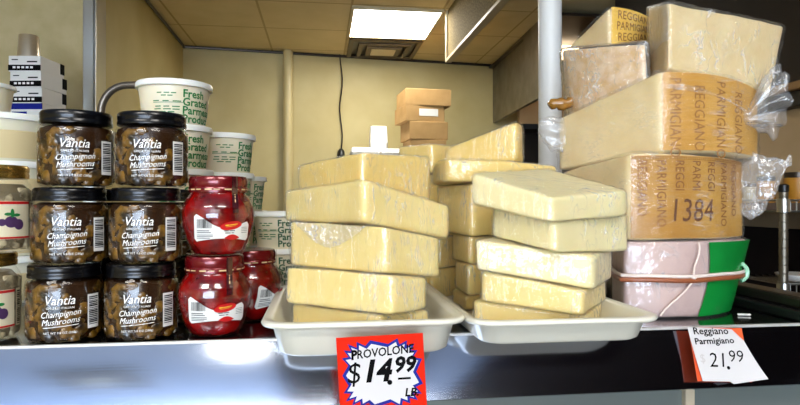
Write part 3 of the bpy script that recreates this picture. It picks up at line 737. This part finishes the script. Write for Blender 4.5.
# ------------------------------------------------------------------ red pepper jars
def make_red_jar():
    t = empty('pepper_jar'); A = -PI/2
    pr = [(.022, 0), (.028, .001), (.0315, .005), (.0365, .018), (.0410, .034), (.0425, .046), (.0415, .056), (.0375, .065), (.0325, .0715), (.0315, .076)]
    sp = []
    for (r0, z0), (r1, z1) in zip(pr, pr[1:]):
        for k in range(3): sp.append((r0+(r1-r0)*k/3, z0+(z1-z0)*k/3))
    sp.append(pr[-1]); rad = prof_fn(pr[1:])
    MB().lathe(sp, 48).build('glass', M['glass'], t, smooth=True, angle=80)
    MB().lathe([(max(.01, r-.0014), z+.001 if z < .01 else z) for r, z in sp], 48).build('peppers', M['red_pepper'], t, smooth=True, angle=80)
    MB().lathe([(.0322, .0735), (.0335, .074), (.0337, .079), (.0328, .080), (.0335, .0815), (.0337, .088), (.032, .0918), (.029, .0925), (.01, .092)], 48).build('lid', M['lid_red'], t, smooth=True, angle=50)
    lb = Lab()
    for k in range(7): lb.rect(-.083+.022*k, -.075+.022*k, .0760, .0776).rect(-.073+.022*k, -.066+.022*k, .0763, .0774)
    lb.build('lid_print', M['gold_ink'], on_lathe(lambda z: .0338, .0004, A), t)
    lr = prof_fn([(.0337, .074), (.0337, .093)])
    rs = lambda z: max(rad(z), .0338 if z > .0715 else 0)
    ss = Lab().grid(.013, .0205, .050, .0915, 3, 20).build('seal_strip', M['seal'], on_lathe(rs, .0009, A), t, smooth=True)
    Lab().rect(.0158, .0172, .062, .0655).rect(.0160, .0170, .0665, .0695).rect(.0158, .0172, .0705, .0715).build('seal_print', M['gold_ink'], on_lathe(rs, .0014, A), ss)
    def shp(x, y, a, b):
        top = .046+.004*math.cos(a*PI*2)-.012*math.sin(a*PI)*.35-.010*a; bot = .017+.004*math.sin(a*PI)
        e = .004*(1 if a in (0, 1) else 0)
        return x, (bot+e)+(top-bot-2*e)*b
    fl = on_lathe(rad, .0007, A); f2 = on_lathe(rad, .0011, A); f3 = on_lathe(rad, .0015, A)
    lab = Lab().grid(-.030, .036, 0, 1, 22, 6, shp).build('label', M['white'], fl, t, smooth=True)
    Lab().barcode(-.026, -.009, .033, .043, False, 15, 4).rect(-.026, -.012, .0295, .0303).rect(-.026, -.010, .0275, .0282).rect(-.026, -.008, .0248, .0254).rect(-.026, -.008, .023, .0236).rect(-.026, -.011, .0212, .0218).build('label_print', M['black'], f2, lab)
    el = [(.012+.0125*math.cos(2*PI*k/24), .0355+.0048*math.sin(2*PI*k/24)+.0018*math.cos(2*PI*k/24)) for k in range(24)]
    Lab().poly(el).poly([(.004+.018*k/8, .0215-.0025*math.sin(k/8*PI)) for k in range(9)]+[(.022-.018*k/8, .0215+.004*math.sin(k/8*PI)) for k in range(9)]).build('logo', M['red'], f2, lab)
    Lab().rect(.005, .009, .0352, .0364, sl=.12).rect(.0095, .019, .0358, .0366, sl=.12).rect(.006, .017, .0340, .0344, sl=.12).build('logo_script', M['yellow_ink'], f3, lab)
    Lab().rect(.004, .009, .0293, .0301).rect(.010, .016, .0293, .0301).rect(.005, .011, .0268, .0276).rect(.012, .015, .0268, .0276).rect(.024, .033, .033, .0334).rect(.024, .033, .031, .0314).rect(.024, .033, .029, .0294).rect(.024, .033, .027, .0274).build('small_print', M['black'], f2, lab)
    return t
rj = make_red_jar(); x, y = XY(213, .7); rj.location = (x, YE+.0455, SZ+.0005); rj.rotation_euler = (0, 0, facing((x, y))+PI/2-.02)
tag(rj, 'red pepper jar on the counter under another red jar', 'jar', 'red pepper jars')
r2 = copy_tree(rj); x, y = XY(216.5, .7); r2.location = (x, YE+.0455, SZ+.0005+.0928); r2.rotation_euler = (0, 0, facing((x, y))+PI/2+.05); tag(r2, 'upper red pepper jar standing on the lid of another', 'jar', 'red pepper jars')
r3 = copy_tree(rj); x, y = XY(250, .802); r3.location = (x, y, SZ+.0005); r3.rotation_euler = (0, 0, facing((x, y))+PI/2+.95); tag(r3, 'red pepper jar behind the others, beside the cream tray', 'jar', 'red pepper jars')

# ------------------------------------------------------------------ trays
def tray(x0, x1, y0, y1, H, label):
    t = tag(empty('serving_tray', ((x0+x1)/2, (y0+y1)/2, SZ+.0005)), label, 'tray'); cx, cy = (x0+x1)/2, (y0+y1)/2
    m = MB(); R = lambda i, z, r: rrect(x0-cx+i, x1-cx-i, y0-cy+i, y1-cy-i, max(.004, r), z)
    m.loft([R(.030, 0, .02), R(.021, .0004, .024), R(.017, .003, .026), R(.011, H*.75, .028), R(.009, H-.006, .028), R(.0015, H-.0055, .03), R(0, H-.003, .031), R(.001, H-.0008, .031), R(.003, H, .03),
            R(.009, H, .027), R(.011, H-.0012, .026), R(.0125, H-.003, .025), R(.0165, H*.6, .024), R(.021, .006, .022), R(.026, .0032, .02), R(.034, .003, .018)], True, True)
    m.build('tray_body', M['tray'], t, smooth=True, angle=70); return t
tray(-.060, .150, .588, .880, .037, 'cream plastic tray under the left provolone stack')
tray(.156, .378, .612, .985, .029, 'cream plastic tray under the right provolone stacks')

# ------------------------------------------------------------------ provolone
def provolone(name_label, foot, bp, tp, m='provolone', seed=0, bulge=None, foot_b=None, ridge=.0017, rfreq=(95, 95, 34), group=None):
    s = Slab(foot, bp, tp, foot_b=foot_b, bulge=bulge); sf = Slab(foot, bp, tp, foot_b=foot_b, bulge=bulge, step=.0032, sm=3)
    v, f = s.mesh(r=.0035, amp=.0012, freq=30, seed=seed)
    o = obj('cheese_block', v, f, M[m], loc=s.org, smooth=True, angle=70)
    tag(o, name_label, 'cheese', group)
    v, f = sf.mesh(r=.0035, off=.0011, amp=.0005, freq=30, ridge=ridge, rfreq=rfreq, seed=seed+5, rows=18)
    v = [p+sf.org-s.org for p in v]
    obj('plastic_wrap', v, f, M['film'], o, smooth=True, angle=80)
    return s, o
TF1 = -.155+.0045; TF2 = -.155+.0045
GL = 'provolone blocks in the left stack'
i1 = flat(-.1165)
i2 = plane3((285, 266, .70), (388, 274.5, .615), (434, 277, .67))
i3 = plane3((284, 221.5, .75), (372, 224, .62), (450, 240, .70))
i4 = plane3((284, 190, .75), (364, 178, .62), (450, 205, .70))
i5 = plane3((298, 165, .80), (362, 151, .68), (431, 156, .76))
provolone('bottom provolone block of the left stack, lying in the tray', [(291, .70), (378, .625), (430, .66)], flat(TF1), i1, seed=1, group=GL)
provolone('second provolone block from the bottom of the left stack', [(285, .69), (392, .612), (428, .655)], i1, i2, seed=2, group=GL)
sl3, o3 = provolone('third provolone block of the left stack, with loose film under its upper edge', [(289, .72), (385, .62), (441, .68)], i2, i3, seed=3, group=GL)
provolone('wide provolone block second from the top of the left stack', [(284, .75), (364, .62), (450, .70)], i3, i4, seed=4, group=GL, rfreq=(80, 80, 30))
provolone('topmost provolone block of the left stack', [(298, .80), (362, .68), (431, .76)], i4, i5, 'provolone_gold', 5, group=GL)
k = 1.07
def sk(pts): return [(a, b*k) for a, b in pts]
def pk3(*p): return plane3(*[(a, b, c*k) for a, b, c in p])
GR = 'provolone blocks in the right stack'
j1 = pk3((480, 306, .66), (583, 318, .63), (609, 313, .66)); j2 = pk3((475, 272, .66), (592, 292, .635), (612, 287, .68))
j3 = pk3((491, 237, .70), (555, 254, .63), (628, 252, .70)); j4 = pk3((473, 205, .68), (553, 224, .62), (628, 217, .68)); j5 = pk3((471, 172, .68), (551, 197, .62), (628, 190, .68))
provolone('bottom provolone block of the right stack, in the tray', sk([(473, .69), (589, .645), (603, .75)]), flat(TF2), j1, seed=6, group=GR)
provolone('second provolone block from the bottom of the right stack', sk([(480, .68), (583, .635), (606, .73)]), j1, j2, seed=7, group=GR)
provolone('third provolone block from the bottom of the right stack', sk([(475, .67), (594, .645), (612, .73)]), j2, j3, 'provolone_pale', 8, group=GR)
provolone('fourth provolone block of the right stack, just under the top one', sk([(491, .70), (555, .63), (629, .70)]), j3, j4, 'provolone_pale', 9, group=GR)
provolone('topmost provolone block of the right stack, its top face showing', sk([(471, .68), (551, .62), (628, .68)]), j4, j5, 'provolone_pale', 10, group=GR)
GM = 'provolone blocks in the middle rear stack'
def tp_(z, gx=0, gy=0, px=470, d=.82):
    x0, y0 = XY(px, d); return lambda x, y: z+Z0+gx*(x-x0)+gy*(y-y0)
m0, m1, m2, m3, m4 = tp_(-.129), tp_(-.086, .03), tp_(-.047, -.04, .03), tp_(-.003+.030, -.03, -.03), plane3((433, 166, .90), (470, 158, .81), (557, 166, .86))
provolone('bottom provolone block of the middle stack, low in the right tray', [(452, .90), (466, .83), (530, .90)], flat(TF2), m0, 'provolone_gold', 11, group=GM)
provolone('second provolone block from the bottom of the middle stack', [(455, .90), (468, .825), (540, .90)], m0, m1, 'provolone_gold', 12, group=GM)
provolone('third provolone block of the middle stack', [(452, .90), (470, .83), (540, .90)], m1, m2, 'provolone_gold', 13, group=GM)
provolone('tall provolone block of the middle stack, under the curved slab', [(437, .90), (472, .82), (540, .90)], m2, m3, 'provolone_gold', 14, group=GM)
provolone('curved flat provolone slab leaning on the middle stack', [(433, .90), (448, .815), (557, .855)], m3, m4, 'provolone_gold', 15, group=GM, bulge={1: .012, 0: .006})
provolone('wedge of provolone with a sloping top, highest of the middle stack', [(445, .895), (516, .83), (522, .89)], m4, plane3((445, 149, .895), (514, 121, .83), (522, 125, .89)), 'provolone_gold', 16, group=GM, bulge={1: .004})
GN = 'provolone blocks in the rearmost stack'
zs = [-.155, -.105, -.055, -.005, .045, .093]; nl = ('bottom', 'second from the bottom', 'middle', 'second from the top', 'topmost')
for q in range(5):
    e = (q % 2)*4
    provolone(f'{nl[q]} provolone block of the rearmost stack, between the two front stacks', [(398+e, 1.0), (432+e*2, .95), (468+e, 1.0)], flat(zs[q]+.0004), flat(zs[q+1]+.0004), 'provolone_gold', 20+q, group=GN)
# loose gathered film under the upper edge of the left stack's third block
def crumple(name, c, ax, seed, m, parent=None, n=18, amp=.35):
    mb = MB(); bm = bmesh.new(); bmesh.ops.create_icosphere(bm, subdivisions=4, radius=1); v = []
    for p in bm.verts:
        s_ = 1+amp*(abs(noise.noise(p.co*2.6+Vector((seed, 0, 0))))*1.5-.5)+amp*.4*noise.noise(p.co*6+Vector((0, seed, 0)))
        v.append(Vector((p.co.x*ax[0], p.co.y*ax[1], p.co.z*ax[2]))*s_+c)
    f = [tuple(x.index for x in q.verts) for q in bm.faces]; bm.free()
    return obj(name, v, f, m, parent, smooth=True, angle=100)
fn = sl3.surf(0, .0)
u0 = sl3.length(0)
g = Lab(); 
def flap(x, y, a, b):
    u = .012+(u0*.78)*a; drop = (.55*(1-abs(2*a-1)**1.6))
    return u, 1.02-drop*b
fl_ = sl3.surf(0, .003)
def flapfn(u, t):
    p = fl_(u, min(1.0, t)); n_ = noise.noise(Vector((u*140, t*6, 1.3))); return p+Vector((-.3, -1, 0))*(.007*abs(n_)+.002*noise.noise(Vector((u*420, t*16, 4))))
Lab().grid(0, 1, 0, 1, 60, 26, flap).build('loose_film', M['bunched'], flapfn, o3, smooth=True, angle=100)

# ------------------------------------------------------------------ parmesan
GP = 'parmesan wedges in the right hand stack'
pb = flat(-.155+.0005); p01 = flat(-.051)
p12 = plane3((628, 153, .80), (562, 171, .95), (740, 160, .86)); p23 = plane3((660, 70, .80), (558, 118, .95), (757, 90, .86))
def wedge(label, foot, bp, tp, m, rind_m, seed, bulge, foot_b=None, film='film', ridge=.0014, rfreq=(45, 45, 45), rind_edge=1, nm='parmesan_wedge'):
    s = Slab(foot, bp, tp, bulge=bulge, foot_b=foot_b); sf = Slab(foot, bp, tp, bulge=bulge, foot_b=foot_b, step=.004, sm=2); v, f = s.mesh(r=.004, amp=.0015, freq=25, seed=seed)
    o = obj(nm, v, f, M[m], loc=s.org, smooth=True, angle=70); tag(o, label, 'cheese', GP)
    r_ = None
    if rind_m:
        L_ = s.length(rind_edge)
        r_ = Lab().grid(.003, L_-.001, .02, .98, 30, 10).build('rind', M[rind_m], s.surf(rind_edge, .0018), o, smooth=True)
    v, f = sf.mesh(r=.004, off=.0034, amp=.0006, freq=30, ridge=ridge, rfreq=rfreq, seed=seed+5, rows=28)
    v = [p+sf.org-s.org for p in v]
    obj('plastic_wrap', v, f, M[film], o, smooth=True, angle=100)
    return s, o, r_
def ruffle(name, rings, m, parent, org, n=40, fold=9, amp=.25, seed=0):
    """a gathered film tail: rings of (centre, radius vector a, radius vector b), pleated"""
    mb = MB(); R = []
    # finer along the length
    full = []
    for (c0, a0, b0), (c1, a1, b1) in zip(rings, rings[1:]):
        for q in range(5): g = q/5; full.append((c0.lerp(c1, g), a0.lerp(a1, g), b0.lerp(b1, g)))
    full.append(rings[-1])
    for i, (c, a, b) in enumerate(full):
        ring = []
        for k_ in range(n):
            th = 2*PI*k_/n; w_ = 1+amp*math.sin(fold*th+seed+.2*i)+amp*1.1*noise.noise(Vector((math.cos(th)*2+seed, math.sin(th)*2, i*.25)))
            ring.append(c+(a*math.cos(th)+b*math.sin(th))*w_-org)
        R.append(ring)
    mb.loft(R); return mb.build(name, m, parent, smooth=True, angle=120)

# lowest: pink and green wrapped
s0, o0, _ = wedge('wrapped wedge in pink and green film tied with string, bottom of the parmesan stack', [(612, .95), (624, .805), (747, .86), (720, .98)], pb, p01, 'pink', None, 30, {1: .028}, foot_b=[(612, .95), (624, .805), (728, .855), (705, .98)], ridge=.0004, film='film')
L0 = s0.length(1)
Lab().grid(L0*.52, L0+.004, .01, .99, 14, 10, lambda x, y, a, b: (x+(1-a)*.010*math.sin(b*3.0), y)).build('green_wrapper', M['green_wrap'], s0.surf(1, .0045), o0, smooth=True)
Lab().grid(.0, s0.length(2)*.9, .01, .99, 8, 10).build('green_side', M['green_wrap'], s0.surf(2, .0045), o0, smooth=True)
f0 = s0.surf(1, .0075)
ring = [f0(L0*q/24, .545+.006*math.sin(q*.5)) for q in range(25)]
f0L = s0.surf(0, .0075); l0L = s0.length(0); left = [f0L(l0L*(1-q/6), .545) for q in range(1, 7)][::-1]
MB().tube([p-Vector((0, 0, .0045)) for p in left+ring], .0034, 8).build('string_shadow', M['string_shadow'], o0, smooth=True)  # brown band imitates the shadow just below the string
MB().tube([p+Vector((0, -.001, .001)) for p in left+ring], .0024, 8).build('string', M['string'], o0, smooth=True)
MB().tube([f0(L0*(.44+.012*math.sin(q))-L0*(.0 if q < 6 else .035*(q-6)), 1-.08*q) for q in range(13)], .0013, 6).build('string', M['string'], o0, smooth=True)
kn = f0(L0*.43, .53); m = MB(); blob(m, kn, (.004, .004, .003), (0, 0), 2); m.build('knot', M['string'], o0, smooth=True)
e = Q(737, 272, .85)-s0.org; m = MB(); pts = []
for q in range(19):
    a = 2*PI*q/18*.82-1.3; pts.append(e+Vector((CT, -ST, 0))*(.002+.0125*math.cos(a))+Vector((0, 0, .0125*math.sin(a))))
MB().tube(pts, [.0035-.0012*q/18 for q in range(19)], 8).build('wrapper_loop', mat('pale_green_film', S(150, 206, 170), .2, coat=.5), o0, smooth=True)
crumple('wrapper_tail', Q(735, 273, .85)-s0.org, (.012, .006, .010), 4, M['green_wrap'], o0)

# second: branded rind with the stamped number
s1, o1, r1 = wedge('parmesan wedge with dotted rind lettering and a stamped 1384', [(562, .95), (628, .80), (742, .865), (690, 1.0)], p01, p12, 'parm', 'rind', 31, {1: .024}, film='film_rind')
L1 = s1.length(1); Ht = s1.pos(s1.start[1], .5)[1]
def rind_fn(s, e, off): g_ = s.surf(e, off); h = s.pos(s.start[e]+3, .5)[1]; return lambda x, y: g_(x, y/h), h
fr_, h1 = rind_fn(s1, 1, .0026)
lb = Lab()
for q in range(7):
    wd = ('REGGIANO', 'PARMIGIANO')[q % 2]
    if q in (2, 3, 4): lb.text(wd[:5], .016+q*.0255, h1*.93, .0185, rot=-PI/2, sx=.8, align='LEFT')
    else: lb.text(wd, .016+q*.0255, h1*.93, .0185, rot=-PI/2, sx=.8, align='LEFT')
for q in range(58):
    for rr in range(2): lb.rect(.004+q*.0033, .0056+q*.0033, h1*(.955-.02*rr), h1*(.965-.02*rr))
lb.build('lettering', M['brand_light'], fr_, r1)
Lab().text('1384', L1*.42, h1*.33, .044, sx=.80, bold=.0, shear=.1).build('stamped_number', M['brand_ink'], rind_fn(s1, 1, .003)[0], r1)
ax = Vector((CT, -ST, 0)); up = Vector((0, 0, 1)); dp = Vector((ST, CT, 0))
c = [Q(733, 190, .865), Q(748, 185, .85), Q(764, 182, .84), Q(777, 171, .835), Q(786, 164, .83), Q(790, 160, .83)]
rr = [.036, .044, .034, .017, .005, .008]
ruffle('wrap_tail', [(c[i], up*rr[i], (dp*.8-ax*.2)*rr[i]*.55) for i in range(6)], M['film_loose'], o1, s1.org, fold=7, amp=.16, seed=2)

# third: tilted wedge with amber rind
s2, o2, r2_ = wedge('tilted parmesan wedge with an amber rind, third up in the parmesan stack', [(558, .95), (660, .80), (757, .86), (720, 1.0)], p12, p23, 'parm', 'rind_amber', 32, {1: .018}, ridge=.0022, rfreq=(28, 28, 50), film='film_rind')
f2_, h2 = rind_fn(s2, 1, .0026); lb = Lab()
for q, wd in enumerate(('PARMIGIANO', 'REGGIANO', 'PARMIGIANO', 'REGGIANO')): lb.text(wd, .018+q*.034, h2*.42, .022, rot=-PI/2, sx=.8)
lb.build('lettering', M['brand_faint'], f2_, r2_)
# gathered film: a flare at the right, a band across the rind
ap = Q(744, 119, .835)
ruffle('wrap_tail', [(ap-ax*.004, up*.008, dp*.006), (ap+ax*.004, up*.007, dp*.007), (ap+ax*.018+up*.012, up*.024, dp*.016), (ap+ax*.036+up*.022, up*.040, dp*.024), (ap+ax*.048+up*.028, up*.044, dp*.026)], M['film_loose'], o2, s2.org, fold=8, amp=.2, seed=5)
L2 = s2.length(1); f2b = s2.surf(1, .006)
Lab().grid(0, 1, 0, 1, 40, 6, lambda x, y, a, b: (L2*(.03+.93*a), .80-.34*a**1.6+(.045+.03*math.sin(a*9))*(b-.5))).build('film_fold', M['bag'], lambda u, t: f2b(u, t)+Vector((0, -.0025*abs(noise.noise(Vector((u*60, t*60, 2)))), 0)), o2, smooth=True, angle=100)
lf = Q(560, 134, .93)
ruffle('wrap_ruffle', [(lf+ax*.006, up*.022, dp*.012), (lf-ax*.012, up*.024, dp*.016), (lf-ax*.024+up*.006, up*.018, dp*.012), (lf-ax*.032+up*.010, up*.009, dp*.006)], M['film_loose'], o2, s2.org, fold=6, amp=.22, seed=9)
# golden twisted bag end on the left
cg = Q(566, 104, .955); m = MB()
pts = [cg+ax*(-.026+.055*q/10)+up*(.012*(q/10-.3)+.003*math.sin(q)) for q in range(11)]
m.tube([p-s2.org for p in pts], [.004+.007*math.sin(PI*min(1, (q+1.5)/10)) *(.8+.3*math.sin(q*2.3)) for q in range(11)], 12); m.build('twisted_bag_end', M['bag_gold'], o2, smooth=True, angle=90)

# fourth: mottled bagged wedge, fifth on it, sixth at right
p34 = plane3((560, 50, .95), (646, 43, .84), (640, 44, .98))
wedge('mottled parmesan piece in a wrinkled bag, left of the large pale block', [(563, .96), (646, .84), (632, 1.0)], p23, p34, 'parm_mottled', None, 33, {0: .01}, foot_b=[(573, .955), (648, .84), (632, 1.0)], film='bag', ridge=.0028, rfreq=(70, 70, 70))
s4, o4, r4 = wedge('parmesan wedge with bright yellow lettered rind, at the top left of the stack', [(569, 1.0), (609, .91), (653, .955), (620, 1.03)], p34, plane3((569, 46, 1.0), (611, 5, .91), (653, 20, .955)), 'parm', 'rind_yellow', 34, {1: .006}, ridge=.0016, film='film_rind')
f4, h4 = rind_fn(s4, 1, .0026); lb = Lab(); L4 = s4.length(1)
for q, wd in enumerate(('REGGIANO', 'PARMIGIANO', 'REGGIANO')): lb.text(wd, L4*.53, h4*(.76-.30*q), .0185, sx=.82 if q != 1 else .72, rot=-.04)
lb.build('lettering', M['brand_light'], f4, r4)
s5, o5, _ = wedge('large pale parmesan block, highest at the right of the stack', [(648, .90), (668, .80), (784, .885), (750, 1.0)], p23, plane3((655, 8, .90), (668, 2, .80), (784, 26, .885)), 'parm', None, 35, {1: .004}, foot_b=[(650, .90), (668, .80), (770, .875), (745, 1.0)], ridge=.0016, rfreq=(30, 30, 30))

f5 = s5.surf(0, .006); L5 = s5.length(0)
Lab().grid(L5*.15, L5*1.02, .42, 1.0, 30, 40).build('bunched_film', M['bunched'], lambda u, t: f5(u, t)+Vector((-.4, -1, 0))*(.007*abs(noise.noise(Vector((u*110, t*9, 3))))+.002*noise.noise(Vector((u*300, t*30, 5)))), o5, smooth=True, angle=100)

# ------------------------------------------------------------------ price signs
d = .560
a = Q(338, 338, d); b = Q(425, 333, d); cx = (a+b)/2; wd = (b-a).length; hh = .069
rot = math.atan2(b.y-a.y, b.x-a.x); roll = math.asin((b.z-a.z)/wd)
t = empty('price_sign', cx+Vector((0, 0, -hh/2)), (0, -roll, rot)); tag(t, 'red starburst price card for provolone clipped to the left tray', 'price sign')
MB().box(-wd/2, wd/2, 0, .0012, -hh/2, hh/2).build('card', M['orange_card'], t, bevel=.0003)
def burst(n, a0, b0, k_, seed=2):
    r = random.Random(seed); o = []
    for i in range(2*n):
        th = 2*PI*i/(2*n); c_, s_ = math.cos(th), math.sin(th); e = .55; x_ = abs(c_)**e*(1 if c_ > 0 else -1); y_ = abs(s_)**e*(1 if s_ > 0 else -1)
        q = (1 if i % 2 else .84)*r.uniform(.97, 1.03)*k_; o.append((x_*a0*q, y_*b0*q-.001))
    return o
fn = lambda o_: (lambda x, y: Vector((x, -o_, y)))
Lab().poly(burst(21, wd*.455, hh*.46, 1.02)).build('burst_outline', M['blue'], fn(.0002), t)
Lab().poly(burst(21, wd*.425, hh*.425, .985)).build('burst', M['paper'], fn(.0004), t)
lb = Lab().text('PROVOLONE', -.0275, .0172, .0112, bold=.02, rot=.06, sx=.88, shear=.12, align='LEFT')
lb.text('$', -.0265, .0, .028, shear=.15, sx=.9).text('14', -.0055, .001, .028, bold=.04, shear=.25, sx=.95).text('.', .0072, -.0035, .024, bold=.04)
lb.text('99', .0215, .0060, .020, bold=.035, shear=.2).rect(.015, .027, -.0075, -.0055).text('LB.', .027, -.020, .0105, bold=.03, shear=.2)
lb.text('P', -.0277, .0172, .0118, bold=.055, rot=.06, sx=.88, shear=.12, align='LEFT').build('handwriting', M['black'], fn(.0007), t)
# white torn sign on the steel edge at right
d = .722
n_ = 14; hh = 56/F*d
c = Q(724, 356, d); t = empty('paper_sign', c, (math.radians(-21), math.radians(3), 0)); tag(t, 'curling white paper price note stuck on the steel edge at right', 'price sign')
def curl(x, y): return Vector((x, -.0016-.010*max(0, (x-.008)/.03)**2*max(0, .5-y/hh)*.7, y))
def shp(x, y, a, b):
    xl = -.0425+.008*(1-b)**1.2; xr = .024+.020*(1-b)
    yb = -hh/2+(.004 if a < .5 else .011*(a-.4)); return xl+(xr-xl)*a, yb+(hh/2-yb)*b-.002*a*b
v, f = [], []
g = Lab().grid(0, 1, 0, 1, 16, 12, shp)
vv = [curl(x, y) for x, y in g.v]; nb = len(vv); obj('paper', vv, g.f, M['paper'], t, smooth=True)
MB().box(-.0395, .0310, .0005, .0014, -hh*.44, hh*.5).build('backing_card', mat('orange_backing', S(226, 84, 40), .4), t)
Lab().poly([(.014, hh*.49), (.029, hh*.5), (.0275, hh*.28)]).build('orange_corner', mat('orange_corner', S(236, 96, 48), .4), lambda x, y: curl(x, y)+Vector((0, -.0008, 0)), t)
cf = lambda x, y: curl(x, y)+Vector((0, -.0006, 0))
Lab().text('Reggiano', -.013, hh*.43, .0120, bold=.012, rot=.03, sx=1.08).text('Parmigiano', -.0105, hh*.255, .0105, bold=.016, rot=.05, sx=1.12).build('product_writing', M['black'], cf, t)
Lab().text('21', -.011, -.006, .024, bold=-.004, shear=.15).text('.', .0015, -.008, .024, bold=.03).text('99', .0135, -.001, .020, bold=-.004, shear=.1).build('price_writing', M['black'], cf, t)
Lab().text('$', -.030, -.004, .014).build('faint_dollar', mat('faded_ink', S(190, 184, 180), .6), cf, t)
